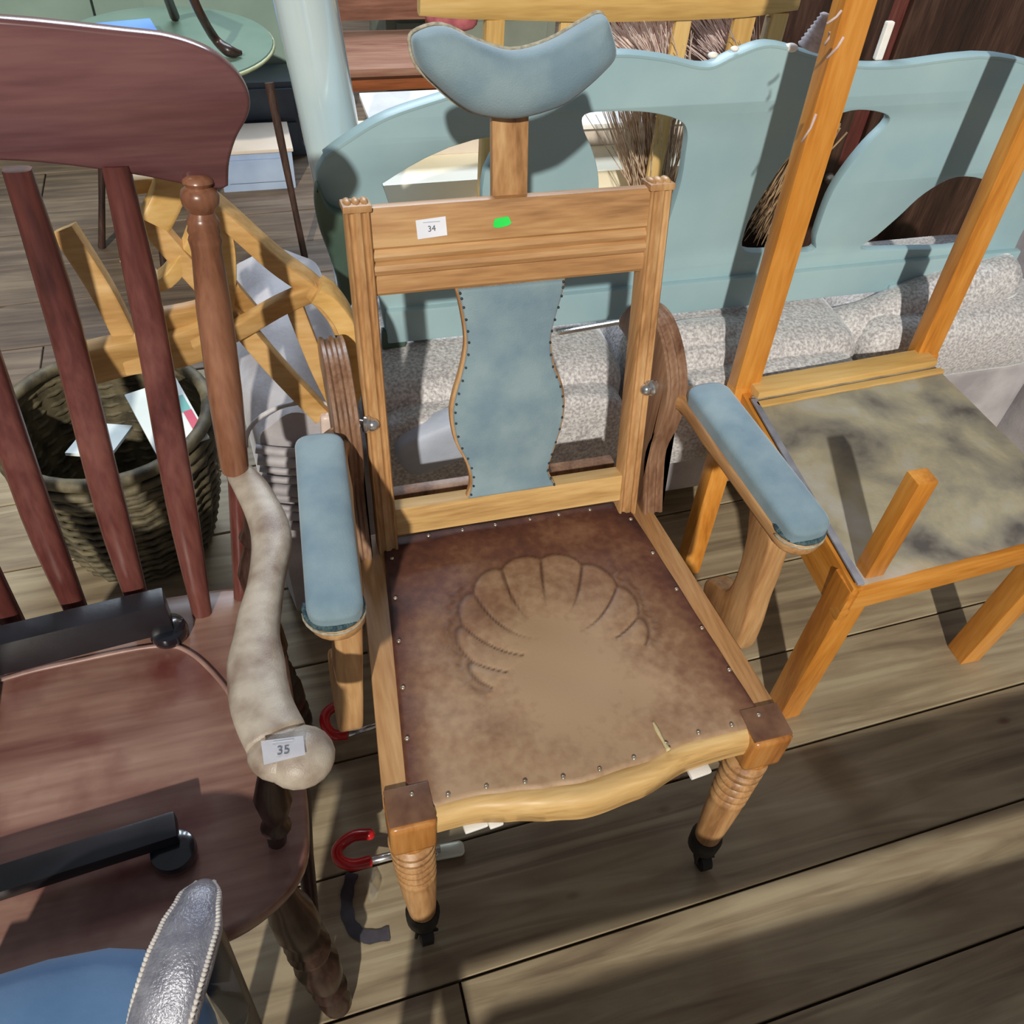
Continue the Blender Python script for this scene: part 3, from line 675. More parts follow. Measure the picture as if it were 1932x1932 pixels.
# lot label 35 on the arm knob
A0 = [at(492, 1398, z=.681), at(572, 1388, z=.681), at(576, 1424, z=.679), at(498, 1443, z=.679)]
bm = B(); vs = [bm.verts.new(p) for p in A0]; bm.faces.new(vs[::-1]); bmesh.ops.solidify(bm, geom=bm.faces[:], thickness=.0004)
lb = obj('lot_label', bm, paper, sm, label='small white paper lot label reading 35')
cc = sum(A0, Vector())/4; xd = (A0[1]-A0[0]).normalized(); nz = xd.cross(A0[0]-A0[3]).normalized(); nz = nz if nz.z > 0 else -nz; yd = nz.cross(xd)
bm = text_mesh('35', .013, basis(cc+nz*.0011-yd*.002, xd, yd), .0001); obj('printed_number', bm, ink, lb)
bm = B(); box(bm, cc+yd*.008+nz*.001, (.02, .001, .0004), Matrix((xd, yd, nz)).transposed()); obj('printed_line', bm, bpy.data.materials['faint_ink'], lb)

# ------------------------------------------------------------------ black metal stand lying on the left chair's seat
bs = thing('metal_stand', 'black metal stand with round rubber feet lying on the dark chair seat', 'stand', (-.62, -.06, .446))
def foot(c, r, par):
    bm = B(); lathe(bm, c+Vector((0, 0, -.011)), c+Vector((0, 0, .012)), [(0, r*.8), (.15, r*.97), (.5, r), (.85, r*.93), (1, r*.6)], 24); return obj('rubber_foot', bm, rubber, par, smooth=50)
e1 = at(335, 1560, z=.478); d1 = (at(240, 1590, z=.478)-e1).normalized(); d1.z = 0
bm = B(); bar(bm, e1, e1+d1*.3, .032, .022, bev=.004); obj('bar', bm, black_m, bs, smooth=40)
foot(at(328, 1608, z=.459), .026, bs)
e2 = at(318, 1150, z=.498); bm = B(); bar(bm, e2, e2+d1*.3, .032, .062, bev=.004); obj('bar', bm, black_m, bs, smooth=40)
foot(at(318, 1190, z=.459), .026, bs)
bm = B(); bar(bm, e1+d1*.26+Vector((0, 0, .0)), e2+d1*.26+Vector((0, 0, -.01)), .03, .02, bev=.004); obj('cross_bar', bm, black_m, bs, smooth=40)

# ------------------------------------------------------------------ silver vinyl armchair, bottom left corner
vc = thing('vinyl_armchair', 'silver-grey vinyl armchair with blue seat at the bottom left corner', 'armchair', (-.62, -.62, 0))
Pp = [at(x, y, z=zz) for x, y, zz in ((388, 1668, .715), (378, 1700, .722), (360, 1760, .725), (335, 1830, .72), (305, 1932, .70), (280, 2030, .66))]
P = catmull(Pp, 5)
bm = B(); sweep(bm, P, rads([(.008, .006), (.018, .013), (.0245, .016), (.0265, .017), (.027, .017), (.027, .017)], 5), 18, sq=.9)
vp = obj('arm_pad', bm, vinyl, vc, smooth=180)
rr = rads([(.008, .006), (.018, .013), (.0245, .016), (.0265, .017), (.027, .017), (.027, .017)], 5)
for s in (-1, 1):
    bm = B(); Q = []
    for i, p in enumerate(P):
        d = (P[min(i+1, len(P)-1)]-P[max(i-1, 0)]).normalized(); x = d.cross(Vector((0, 0, 1))).normalized(); Q.append(p+x*s*rr[i][0]*.9+Vector((0, 0, rr[i][1]*.55)))
    sweep(bm, Q, .0016, 5)
    for i in range(len(Q)-1):
        for q in range(2): sphere(bm, Q[i].lerp(Q[i+1], q/2), .0024, 6, 4)
    obj('stitched_seam', bm, stitch, vp, smooth=180)
bm = B(); bar(bm, P[8]-Vector((0, 0, .01)), (P[8].x-.02, P[8].y-.02, .0), .03, .02, bev=.004); obj('leg', bm, black_m, vc, smooth=40)
bm = B(); q = P[-1]; bar(bm, q-Vector((0, 0, .01)), (q.x, q.y-.04, .0), .03, .02, bev=.004); obj('leg', bm, black_m, vc, smooth=40)
sc_ = at(215, 1920, z=.60); bm = B(); soft(bm, sc_+Vector((-.06, -.11, -.03)), (.30, .36, .12), e=.7); obj('seat_cushion', bm, blue_cloth, vc, smooth=180, label='round blue velvet seat cushion')
for dx_ in (-.2, .03):
    for dy_ in (-.24, .02):
        bm = B(); bar(bm, (sc_.x-.03+dx_*.8, sc_.y+dy_*.7, .55), (sc_.x-.03+dx_*.85, sc_.y+dy_*.75, 0), .026, .026); obj('leg', bm, black_m, vc, smooth=40)
# clear plastic bag hanging by it
clear, nt, b = newmat('clear_plastic'); b.inputs['Base Color'].default_value = (.9, .93, .92, 1); b.inputs['Roughness'].default_value = .12; b.inputs['Transmission Weight'].default_value = .9; b.inputs['IOR'].default_value = 1.15; b.inputs['Alpha'].default_value = .55
bm = B(); c = at(355, 1925, z=.52); sphere(bm, c, .055, 24, 16, (1, .8, 1.1))
for v in bm.verts: v.co += Vector((sin(v.co.z*90), cos(v.co.x*110), sin(v.co.y*80)))*.0018
for f in bm.faces: pass
tag(obj('plastic_bag', bm, clear, smooth=180), 'clear plastic bag bulging beside the silver vinyl arm pad', 'bag')

# ------------------------------------------------------------------ red tipped hooks on the floor
def hook(Pc, rod, plate_px, label, z=.02):
    h = thing('storage_hook', label, 'hook', tuple(at(Pc[0][0], Pc[0][1], z=0)), group='red tipped steel hooks on the floor')
    P = catmull([at(x, y, z=.052-.004*i) for i, (x, y) in enumerate(Pc)], 6)
    bm = B(); sweep(bm, P, .0095, 12)
    sphere(bm, P[0], .0095, 12, 8); obj('red_grip', bm, red_rub, h, smooth=180)
    bm = B(); R = [at(x, y, z=.034-.012*i) for i, (x, y) in enumerate(rod)]; sweep(bm, R, .0068, 10); obj('steel_rod', bm, steel, h, smooth=180)
    if plate_px:
        a, b2 = at(*plate_px[0], z=.006), at(*plate_px[1], z=.006)
        bm = B(); pad(bm, a, b2, .0135, .006, (0, 0, 1), n=24, m=6); pl_ = obj('fixing_plate', bm, noisy('zinc', (198, 204, 184), (220, 224, 206), 10, .35, .05, metal=.3), h, smooth=60)
        c = a.lerp(b2, .22)+Vector((-.0, -.004, .007)); bm = B(); sphere(bm, c, .0045, 10, 6, (1, 1, .6)); obj('screw', bm, steel, pl_, smooth=180)
    return h
hook([(697, 1574), (665, 1578), (638, 1600), (640, 1622), (665, 1632), (700, 1624)], [(698, 1624), (740, 1614), (830, 1602)], [(806, 1613), (876, 1600)], 'red tipped steel hook on the floor behind the left front leg')
hook([(665, 1332), (640, 1330), (616, 1345), (614, 1368), (630, 1386), (655, 1386)], [(652, 1386), (704, 1370), (770, 1352)], None, 'red tipped steel hook on the floor near the foot of the left arm support')
bm = B(); pts = [(690, 1640), (710, 1638), (702, 1665), (715, 1690), (700, 1705), (690, 1670)]
random.seed(3)
vs = [bm.verts.new(at(x, y, z=.004+.012*(i % 2))) for i, (x, y) in enumerate(pts)]; c = bm.verts.new(at(701, 1668, z=.022))
for i in range(6): bm.faces.new((vs[i], vs[(i+1) % 6], c))
bmesh.ops.subdivide_edges(bm, edges=bm.edges[:], cuts=2, use_grid_fill=True)
for v in bm.verts: v.co += Vector((random.uniform(-.002, .002), random.uniform(-.002, .002), random.uniform(-.0, .004)))
tag(obj('cellophane_scrap', bm, clear), 'crumpled scrap of clear cellophane below the nearer red hook', 'wrapper')

# ------------------------------------------------------------------ grey crushed-velvet sofa
sf = thing('velvet_sofa', 'low grey crushed velvet sofa behind the reclining armchair', 'sofa', (.5, .7, 0))
ZS = .475
bm = B(); box(bm, (.56, .70, .19), (1.66, .34, .26), bev=.02, seg=3); obj('base', bm, sofa_plain, sf, smooth=50)
for k, (xa, xb) in enumerate(((-.19, .33), (.335, .86), (.865, 1.38))):
    bm = B(); soft(bm, ((xa+xb)/2, .695, .388), (xb-xa, .38, .17), e=.22, n=40, m=16)
    sc2 = obj('seat_cushion', bm, sofa_m, sf, smooth=180)
bm = B(); soft(bm, (.07, .505, .33), (.5, .1, .22), e=.25, n=40); obj('front_border', bm, sofa_m, sf, smooth=180)
bm = B(); soft(bm, (.60, .505, .33), (.5, .1, .22), e=.25, n=40); obj('front_border', bm, sofa_m, sf, smooth=180)
# rolled front edge to the right
P = catmull([(.36, .585, .455), (.50, .585, .45), (.62, .60, .425), (.76, .61, .405), (.9, .605, .425), (1.05, .61, .47), (1.25, .62, .5)], 6)
bm = B(); sweep(bm, P, rads([.03, .045, .05, .05, .05, .052, .052]), 16); obj('roll', bm, sofa_m, sf, smooth=180)
# scroll arms
def sofa_arm(x0, x1):
    xc = (x0+x1)/2; w = (x1-x0)
    bm = B()
    n = 20; rows = []
    for i in range(15):
        y = .385+i*(.47/14); e = min(1, .75+.25*min(i, 3)/3)
        row = []
        for k in range(n+1):
            a = pi*k/n; zz = .50+.075*sin(a)*e; xx = xc-(w/2)*cos(a)*e*1.0
            row.append(bm.verts.new((xx, y+.004*sin(i*2.1), zz+.004*sin(i*1.7+k*.9))))
        row.insert(0, bm.verts.new((xc-w*.44*e, y, .05))); row.append(bm.verts.new((xc+w*.44*e, y, .05)))
        rows.append(row)
    for i in range(14):
        for k in range(len(rows[0])-1): bm.faces.new((rows[i][k], rows[i][k+1], rows[i+1][k+1], rows[i+1][k]))
    bm.faces.new(rows[0][::-1]); bm.faces.new(rows[-1]); a_ = obj('arm', bm, sofa_plain, sf, smooth=60)
    # ruched front
    bm = B()
    for i in range(9):
        z = .50-i*.022; P = [Vector((xc-w*.42, .378, z)), Vector((xc, .368, z-.012+.004*sin(i*3))), Vector((xc+w*.42, .378, z+.006*cos(i*2)))]
        sweep(bm, catmull(P, 4), .008+.003*sin(i*1.9), 6)
    obj('ruching', bm, sofa_plain, a_, smooth=180)
    P = [Vector((xc-w/2*cos(pi*k/14)*1.0, .38, .505+.077*sin(pi*k/14))) for k in range(15)]
    bm = B(); sweep(bm, P, .004, 6); obj('piping', bm, noisy('piping', (176, 172, 176), (200, 198, 200), 30, .6, .1) if 'piping' not in bpy.data.materials else bpy.data.materials['piping'], a_, smooth=180)
sofa_arm(-.395, -.215); sofa_arm(1.40, 1.57)
bm = B(); soft(bm, at(830, 830, y=.47)+Vector((-.0, .0, .0)), (.17, .06, .12), R=Euler((.2, -.35, 0)).to_matrix(), e=.4); tag(obj('scatter_cushion', bm, noisy('pale_blue_grey_velvet', (170, 178, 196), (196, 204, 220), 10, .6, .2, sheen=.6), smooth=180), 'small pale blue-grey cushion against the sofa front, seen through the chair back', 'cushion')
for x_, y_ in ((-.30, .42), (1.5, .42), (-.30, .82), (1.5, .82)):
    bm = B(); lathe(bm, (x_, y_, .07), (x_, y_, 0), [(0, .022), (.5, .026), (1, .018)], 14); obj('foot', bm, iron, sf, smooth=50)

# ------------------------------------------------------------------ duck-egg painted settee back resting on the sofa
ST = thing('painted_settee', 'duck-egg blue painted settee frame with three vase shaped splats, standing on the grey sofa', 'settee', (.45, .66, .48))
YS = .66
def PX(l): return [Vector((at(x, y, y=YS).x, at(x, y, y=YS).z, 0)) for x, y in l]
outer = PX([(612, 290), (650, 262), (730, 215), (860, 172), (960, 140), (1060, 112), (1160, 98), (1250, 106), (1330, 122), (1385, 100), (1450, 80), (1530, 100), (1600, 118), (1687, 120)])
outer += [Vector((1.0, .955, 0)), Vector((1.2, .90, 0)), Vector((1.36, .80, 0)), Vector((1.40, .74, 0))]
oc = catmull(outer, 5)
rightb = [Vector((1.38, .70, 0)), Vector((1.30, .66, 0)), Vector((1.27, .60, 0)), Vector((1.28, .505, 0))]
leftb = PX([(728, 634), (722, 600), (712, 545), (700, 480), (684, 430), (655, 402), (618, 384), (598, 352), (596, 318)])
o2 = [(p.x, p.y) for p in oc]+[(p.x, p.y) for p in catmull(rightb, 4)]+[(p.x, p.y) for p in catmull(leftb, 4)]
def hole(l, cl=True, n=4): return [(p.x, p.y) for p in catmull(PX(l), n, True)]
h1 = [(p.x, p.y) for p in PX([(720, 342), (760, 316), (800, 294), (845, 274), (890, 260), (922, 254), (932, 262), (926, 290), (912, 320), (907, 350), (907, 390), (918, 430), (930, 470), (850, 482), (764, 490), (750, 430), (733, 380)])]
h2 = hole([(1100, 212), (1150, 206), (1220, 208), (1275, 222), (1292, 245), (1288, 290), (1280, 340), (1262, 400), (1245, 450), (1235, 485), (1180, 486), (1130, 486), (1118, 440), (1125, 380), (1126, 330), (1115, 280), (1098, 240)])
h3 = hole([(1540, 230), (1600, 205), (1655, 208), (1672, 225), (1630, 270), (1590, 320), (1560, 370), (1535, 440), (1530, 468), (1470, 470), (1402, 468), (1402, 430), (1425, 380), (1470, 310), (1510, 260)])
h4 = hole([(1620, 465), (1650, 440), (1690, 405), (1740, 360), (1800, 330), (1860, 340), (1870, 380), (1850, 440), (1800, 462), (1700, 466)])
Msb = basis((0, YS, 0), (1, 0, 0), (0, 0, 1))
bm = plate([o2, h1, h2, h3, h4], Msb, .022, .003); obj('back_panel', bm, settee_paint, ST, smooth=40)
# raised moulding along the top edge and lower rail
bm = B(); P = [Vector((p.x, YS+.002, p.y-.002)) for p in oc]; sweep(bm, P, (.0145, .004), 8, (0, 0, 1), .7); obj('top_moulding', bm, settee_paint, ST, smooth=60)
a_, b_ = PX([(725, 590)])[0], PX([(1687, 540)])[0]
bm = B(); bar(bm, (a_.x, YS-.014, .52), (1.28, YS-.014, .515), .020, .07, bev=.006); obj('lower_rail', bm, settee_paint, ST, smooth=50)
# curved arm at the left, cabriole leg below
lg = [(597, 340), (618, 382), (655, 402), (690, 440), (690, 480), (672, 520), (662, 562), (650, 572), (640, 566), (634, 520), (618, 470), (600, 420), (592, 375)]
lg = [at(x, y, y=.64) for x, y in lg]; bm = plate([[(p.x, p.y) for p in catmull([Vector((p.x, p.z, 0)) for p in lg], 4, True)]], basis((0, .632, 0), (1, 0, 0), (0, 0, 1)), .03, .006)
obj('arm', bm, sage, ST, smooth=50, label='dark sage painted curved arm support')
lg = [at(x, y, y=.64) for x, y in ((722, 628), (775, 628), (766, 655), (748, 675), (738, 700), (728, 700), (722, 660))]; bm = plate([[(p.x, p.z) for p in lg]], basis((0, .65, 0), (1, 0, 0), (0, 0, 1)), .02, .004)
obj('bracket', bm, sage, ST, smooth=50)
for x_ in (-.05, 1.26):
    bm = B(); bar(bm, (x_, YS, .49), (x_, YS+.01, .474), .04, .03); obj('foot', bm, settee_paint, ST, smooth=40)
fx = at(1668, 590, y=.64); bm = B(); box(bm, (fx.x, YS-.01, .475), (.05, .04, .05), bev=.006); obj('foot', bm, settee_paint, ST, smooth=40)

# ------------------------------------------------------------------ pale enamel pipe
bm = B(); a_, b_ = at(641, 330, y=.80), at(574, -10, y=.80); d = (b_-a_); a_ = a_-d*((a_.z-.50)/d.z)
lathe(bm, a_, b_+d*.35, [(0, .045), (.004, .0485), (.996, .0485), (1, .045)], 40); 
tag(obj('enamel_pipe', bm, pipe_m, smooth=40), 'glossy pale blue metal tube standing behind the painted settee', 'tube')

# ------------------------------------------------------------------ light oak cross-back chair lying between the armchairs
LC = thing('cross_back_chair', 'light oak cross-back chair tipped on its side behind the dark spindle armchair', 'chair', (-.38, .40, .4))
def YL(py): return .36+.10*(790-py)/460
def lp(px, py, off=0): return at(px, py, y=YL(py)+off)
def lbar(pts, w, d, mat, off=0, nm='back_bar', n=5):
    bm = B(); P = catmull([lp(x, y, off) for x, y in pts], n); sweep(bm, P, (w*1.12, d), 16, (0, 1, .2), .22); return obj(nm, bm, mat, LC, smooth=35)
lbar([(345, 340), (430, 410), (520, 490), (588, 540), (632, 590), (655, 645)], .0115, .017, honey['x'], 0, 'bowed_post')
lbar([(598, 545), (620, 560), (648, 600), (662, 650), (668, 700), (650, 760)], .013, .02, straw_oak['x'], -.012, 'bowed_post')
lbar([(275, 410), (345, 490), (430, 585), (520, 690), (610, 785)], .0135, .010, honey['x'], .012, 'cross_slat')
lbar([(600, 545), (530, 575), (455, 618), (370, 660)], .0135, .008, honey['x'], -.004, 'cross_slat')
lbar([(552, 568), (580, 640), (605, 700), (640, 770)], .0115, .008, honey['x'], .004, 'cross_slat')
lbar([(322, 322), (318, 360), (290, 420)], .018, .013, straw_oak['x'], -.01, 'bowed_post')
lbar([(235, 350), (280, 345), (320, 345)], .010, .008, straw_oak['x'], .01, 'rail')
lbar([(310, 620), (400, 600), (470, 560)], .03, .012, honey['x'], .02, 'seat_rail')
lbar([(150, 690), (240, 668), (330, 655), (400, 630)], .030, .013, honey['x'], .02, 'seat_rail')
lbar([(240, 480), (300, 530), (355, 470), (385, 400), (425, 470)], .0095, .012, straw_oak['x'], .014, 'cross_slat')
lbar([(355, 340), (420, 420), (432, 520), (420, 620)], .0085, .012, straw_oak['x'], .01, 'bowed_post')
lbar([(120, 430), (190, 540), (240, 640), (260, 700)], .014, .012, honey['x'], .02, 'leg')
# pale wooden end standing by the arm
bm = B(); a_, b_ = at(628, 780, y=.36), at(632, 900, y=.36); bar(bm, a_, b_, .04, .018, bev=.012, seg=4); bar(bm, b_, (b_.x, .36, .02), .03, .016, bev=.004)
tag(obj('pale_plank', bm, noisy('pale_pink_wood', (206, 184, 176), (224, 206, 196), 8, .4, .05), smooth=50), 'pale rounded wooden slat standing behind the left blue arm pad', 'slat')

# ------------------------------------------------------------------ wicker basket with papers
bc = Vector((-.66, .70, 0)); WB = thing('wicker_basket', 'round weathered wicker basket holding papers, behind the dark spindle armchair', 'basket', tuple(bc))
bm = B(); n = 30
prof = [(.0, .13), (.06, .15), (.12, .165), (.2, .178), (.3, .186), (.345, .188)]
lathe(bm, bc, bc+Vector((0, 0, .345)), [(z/.345, r) for z, r in prof], 40)
for f in [f for f in bm.faces if len(f.verts) > 4 and f.calc_center_median().z > .2]: bm.faces.remove(f)
obj('body', bm, wicker_m, WB, smooth=60)
bm = B()
for k in range(14):
    z = .015+k*.0235; r = np.interp(z, [p[0] for p in prof], [p[1] for p in prof])+.003
    P = [bc+Vector(((r+.0035*(-1)**q)*cos(2*pi*q/48), (r+.0035*(-1)**q)*sin(2*pi*q/48), z)) for q in range(49)]
    sweep(bm, P, .006, 5)
tag(obj('weave', bm, wicker_m, WB, smooth=180), kind='stuff')
for k, (z, r, t) in enumerate(((.345, .190, .013), (.318, .194, .009), (.29, .193, .007))):
    bm = B(); P = [bc+Vector((r*cos(2*pi*q/40), r*sin(2*pi*q/40), z)) for q in range(41)]; sweep(bm, P, t, 10); obj('rim', bm, wicker_m, WB, smooth=180)
def sheet(name, cx, cy, cz, w, l, rz, tilt, mat, label, prints=()):
    R = Euler((tilt, 0, rz)).to_matrix(); bm = B(); box(bm, (cx, cy, cz), (w, l, .006), R); o = tag(obj(name, bm, mat), label, 'magazine')
    for (u, v, sw, sl, m2) in prints:
        bm = B(); box(bm, Vector((cx, cy, cz))+R @ Vector((u*w, v*l, .0036)), (sw*w, sl*l, .0006), R); obj('printed_patch', bm, m2, o)
sheet('magazine', -.545, .665, .352, .10, .15, .35, .3, magazine_m, 'white glossy magazine with teal and pink print in the basket', ((.3, .1, .3, .25, teal), (.38, -.2, .16, .35, pink)))
sheet('magazine', -.665, .63, .345, .08, .11, -.3, -.2, magazine_m, 'plain white magazine at the left of the wicker basket')

# ------------------------------------------------------------------ orange-stained open armchair on the right
OC = thing('orange_armchair', 'orange-stained wooden armchair with a stained canvas seat, right of the reclining armchair', 'armchair', (.74, .18, 0))
yl = .07                              # slight turn of the chair
def op(u, v, z):                      # u across 0..1, v front..rear 0..1
    fl_, fr, rl, rr_ = Vector((.49, -.065)), Vector((.97, -.035)), Vector((.530, .43)), Vector((.95, .455))
    p = fl_.lerp(fr, u).lerp(rl.lerp(rr_, u), v); return Vector((p.x, p.y, z))
bm = B(); vs = []
NS = 14
for j in range(NS+1):
    vs.append([bm.verts.new(op(.005+.99*i/NS, .0+.93*j/NS, .452+.012*sin(pi*i/NS)*sin(pi*j/NS)+.001*sin(i*2.3)*cos(j*1.9))) for i in range(NS+1)])
for j in range(NS):
    for i in range(NS): bm.faces.new((vs[j][i], vs[j][i+1], vs[j+1][i+1], vs[j+1][i]))
bmesh.ops.solidify(bm, geom=bm.faces[:], thickness=.012); obj('seat', bm, worn_fabric, OC, smooth=50, label='stained greyish canvas seat panel')
for (a_, b_, w, h, m, nm) in ((op(.0, 0, .405), op(.0, .97, .405), .018, .085, orange['y'], 'side_rail'), (op(1, 0, .418), op(1, .97, .418), .018, .052, orange['y'], 'side_rail'), (op(0, .01, .418), op(1, .01, .418), .018, .05, orange['x'], 'front_rail')):
    bm = B(); bar(bm, a_, b_, w, h); obj(nm, bm, m, OC, smooth=40)
bm = B(); bar(bm, op(.02, .955, .455), op(1, .955, .455), .045, .022, bev=.004); obj('rear_rail', bm, straw_oak['x'], OC, smooth=40)
bm = B(); bar(bm, op(0, .87, .456), op(1, .87, .456), .014, .006, bev=.002); obj('rear_bead', bm, straw_oak['x'], OC, smooth=40)
bm = B(); bar(bm, op(.0, .0, .457), op(.0, .9, .457), .012, .004, bev=.001); obj('edge_strip', bm, noisy('grey_edging', (120, 122, 134), (150, 152, 162), 30, .5, .1), OC, smooth=40)
for u in (0, 1):
    bx = -.008 if u == 0 else .008
    p = op(u, 1.0, 0); bm = B(); bar(bm, (p.x-.05, p.y-.08, 0) if u == 0 else (p.x+.03, p.y-.08, 0), (p.x+bx*.5, p.y, .455), .044, .034, up=(0, 1, 0)); bar(bm, (p.x, p.y, .44), (p.x, p.y+.045, 1.38), .052, .032, up=(0, 1, 0), bev=.005)
    obj('rear_stile', bm, orange['z'], OC, smooth=40)
    p = op(u, .03, 0); s_ = .032 if u == 0 else -.02
    bm = B(); bar(bm, (p.x+.035 if u == 0 else p.x, p.y+.03, 0), (p.x+.012 if u == 0 else p.x, p.y+.01, .44), .048, .048, bev=.004); obj('front_leg', bm, orange['z'], OC, smooth=40)
    bm = B(); bar(bm, (p.x+s_, p.y+.012, .445), (p.x+s_, p.y+.012, .66), .034, .03, bev=.004); obj('arm_post', bm, orange['z'], OC, smooth=40)
    bm = B(); a_ = Vector((p.x+s_, p.y-.03, .668)); q = op(u, 1.0, .70); bar(bm, a_, (q.x+s_, q.y+.01, .69), .05, .02, bev=.006, seg=3)
    bm.free()
for z in (1.23, 1.33):
    yy = .43+.035*(z-.44)/.72; bm = B(); bar(bm, (.50, yy+.0, z), (.98, yy+.02, z), .018, .09, up=(0, 0, 1), bev=.003); obj('back_slat', bm, orange['x'], OC, smooth=40)
# frayed cord wound round the stile
cordm = noisy('pink_cord', (186, 160, 156), (214, 190, 184), 60, .8, .2)
for (x0, y0, x1, y1) in ((1588, 20, 1560, 45), (1592, 70, 1560, 110), (1540, 215, 1512, 268), (1565, 60, 1555, 85)):
    bm = B(); a_, b_ = at(x0, y0, y=.405), at(x1, y1, y=.405); sweep(bm, [a_, a_.lerp(b_, .5)+Vector((.002, -.002, .001)), b_], .0018, 5); obj('frayed_cord', bm, cordm, OC, smooth=180)

# ------------------------------------------------------------------ oak slat-back settle behind
OS = thing('slat_back_settle', 'pale oak slat-back settle behind the painted settee', 'settle', (.4, 1.0, 0))
YO = .92
P = catmull([at(x, y, y=YO) for x, y in ((790, 2), (900, 4), (1150, 8), (1380, 4), (1505, -8))], 6)
bm = B(); sweep(bm, P, rads([(.014, .022), (.014, .027), (.014, .029), (.014, .027), (.014, .024)]), 10, (0, 0, 1), .5); obj('crest_rail', bm, straw_oak['x'], OS, smooth=50)
for px, w, m in ((1072, .018, 'z'), (1290, .020, 'z'), (1405, .022, 'z')):
    a_ = at(px, 30, y=YO); bm = B(); bar(bm, (a_.x, YO, .42), (a_.x, YO, a_.z), w*2.0 if px > 1300 else w*1.6, .012, up=(0, 1, 0)); obj('slat', bm, straw_oak['z'], OS, smooth=40)
a_ = at(1460, 30, y=YO); bm = B(); bar(bm, (a_.x, YO, .42), (a_.x, YO, a_.z), .03, .014, up=(0, 1, 0)); obj('slat', bm, noisy('bleached_wood', (186, 164, 130), (210, 190, 158), 20, .5, .2), OS, smooth=40)
for x_ in (at(932, 40, y=YO).x, .70):
    bm = B(); bar(bm, (x_, YO, 0), (x_, YO, .95), .034, .026, up=(0, 1, 0)); obj('post', bm, straw_oak['z'], OS, smooth=40)
    bm = B(); bar(bm, (x_, YO+.16, 0), (x_, YO+.16, .41), .034, .034, up=(0, 1, 0)); obj('leg', bm, straw_oak['z'], OS, smooth=40)
bm = B(); box(bm, (.42, YO+.095, .425), (.6, .17, .024), bev=.004); obj('seat', bm, straw_oak['x'], OS, smooth=40)
bm = B(); bar(bm, (.14, YO, .50), (.70, YO, .50), .018, .04); obj('lower_rail', bm, straw_oak['x'], OS, smooth=40)

# ------------------------------------------------------------------ dried reeds, twine cone
def bundle(name, label, pts, seedv, n, spread, mat, cat):
    """loose sheaf: pts = list of (base, tip) centre lines, strands fan out"""
    random.seed(seedv); bm = B()
    (a0, b0) = pts
    for i in range(n):
        ja = Vector((random.gauss(0, spread*.35), random.gauss(0, .02), 0)); jb = Vector((random.gauss(0, spread), random.gauss(0, .04), random.uniform(-.06, .02)))
        a = a0+ja; b2 = b0+jb; mid = a.lerp(b2, .5)+Vector((random.gauss(0, .006), random.gauss(0, .006), 0))
        sweep(bm, [a, mid, b2], [.0017, .0014, .0006], 4)
    return tag(obj(name, bm, mat), label, cat, kind='stuff')
yb = .985
bundle('reed_sheaf', 'sheaf of dry straw reeds seen through the middle opening of the painted settee', (at(1235, 450, y=yb), at(1228, 165, y=yb)), 5, 360, .045, twig, 'dried reeds')
bundle('reed_sheaf', 'sheaf of pinkish twigs rising above the painted settee beside the headrest', (at(1270, 190, y=yb), at(1200, 28, y=yb)), 6, 320, .042, noisy('pink_twig', (196, 168, 160), (240, 222, 210), 50, .8, .2), 'dried reeds')
bundle('reed_sheaf', 'sheaf of mauve twigs behind the hump of the painted settee', (at(1420, 180, y=yb), at(1360, 36, y=yb)), 8, 240, .034, noisy('mauve_twig', (170, 146, 142), (226, 206, 200), 50, .8, .2), 'dried reeds')
bundle('reed_sheaf', 'tuft of brown twigs hanging in the right-hand opening of the painted settee', (at(1560, 225, y=.74), at(1450, 400, y=.74)), 9, 220, .020, noisy('brown_twig', (120, 92, 64), (176, 146, 112), 50, .8, .2), 'dried reeds')
a_, b_ = at(1528, 92, y=.62), at(1560, 25, y=.62); bm = B()
pr_ = []
for k in range(17): pr_.append((k/16, (.021-.014*k/16)+(.0022 if k % 2 else -.001)))
lathe(bm, a_, b_, pr_, 18); tag(obj('twine_cone', bm, twine, smooth=180), 'cone of pale grey twine perched on the top of the painted settee', 'twine')
for px, py, r in ((1345, 100, .007), (1386, 88, .006), (1492, 86, .010)):
    bm = B(); c = at(px, py+4, y=.655); sphere(bm, c, r, 10, 7, (1.3, 1, .7)); tag(obj('white_paint_blob', bm, white_m, smooth=180), {1345: 'white speck in the dip of the painted settee top', 1386: 'white speck on the rising left side of the painted settee hump', 1492: 'white dab at the foot of the twine cone'}[px], 'plaster blob')
bm = B(); a_, b_ = at(1655, 112, y=.70), at(1680, 40, y=.70); bar(bm, a_, b_, .015, .01); tag(obj('white_strip', bm, white_m), 'short white strip leaning beyond the orange rear post', 'strip')

# ------------------------------------------------------------------ cream chest and boxes seen through the settee
CC = thing('cream_chest', 'cream painted stepped chest behind the painted settee', 'chest', (.36, 1.3, 0))
bm = B(); z0 = at(800, 345, y=1.13).z; box(bm, (.36, 1.30, z0/2), (.86, .34, z0), bev=.004); obj('body', bm, cream, CC, smooth=40)
bm = B(); box(bm, (.38, 1.36, z0+.025), (.80, .20, .05), bev=.004); obj('upper_shelf', bm, cream_shade, CC, smooth=40)
bm = B(); box(bm, (.38, 1.36, z0+.056), (.84, .24, .012), bev=.003); obj('top', bm, white_m, CC, smooth=40)
for xa, xb in ((-.06, .355), (.365, .78)):
    bm = B(); box(bm, ((xa+xb)/2, 1.127, z0*.5), (xb-xa, .014, z0*.82), bev=.003); d_ = obj('drawer_front', bm, cream, CC, smooth=40)
    bm = B(); sphere(bm, ((xa+xb)/2, 1.112, z0*.5), .014, 12, 8); obj('knob', bm, cream_shade, d_, smooth=180)

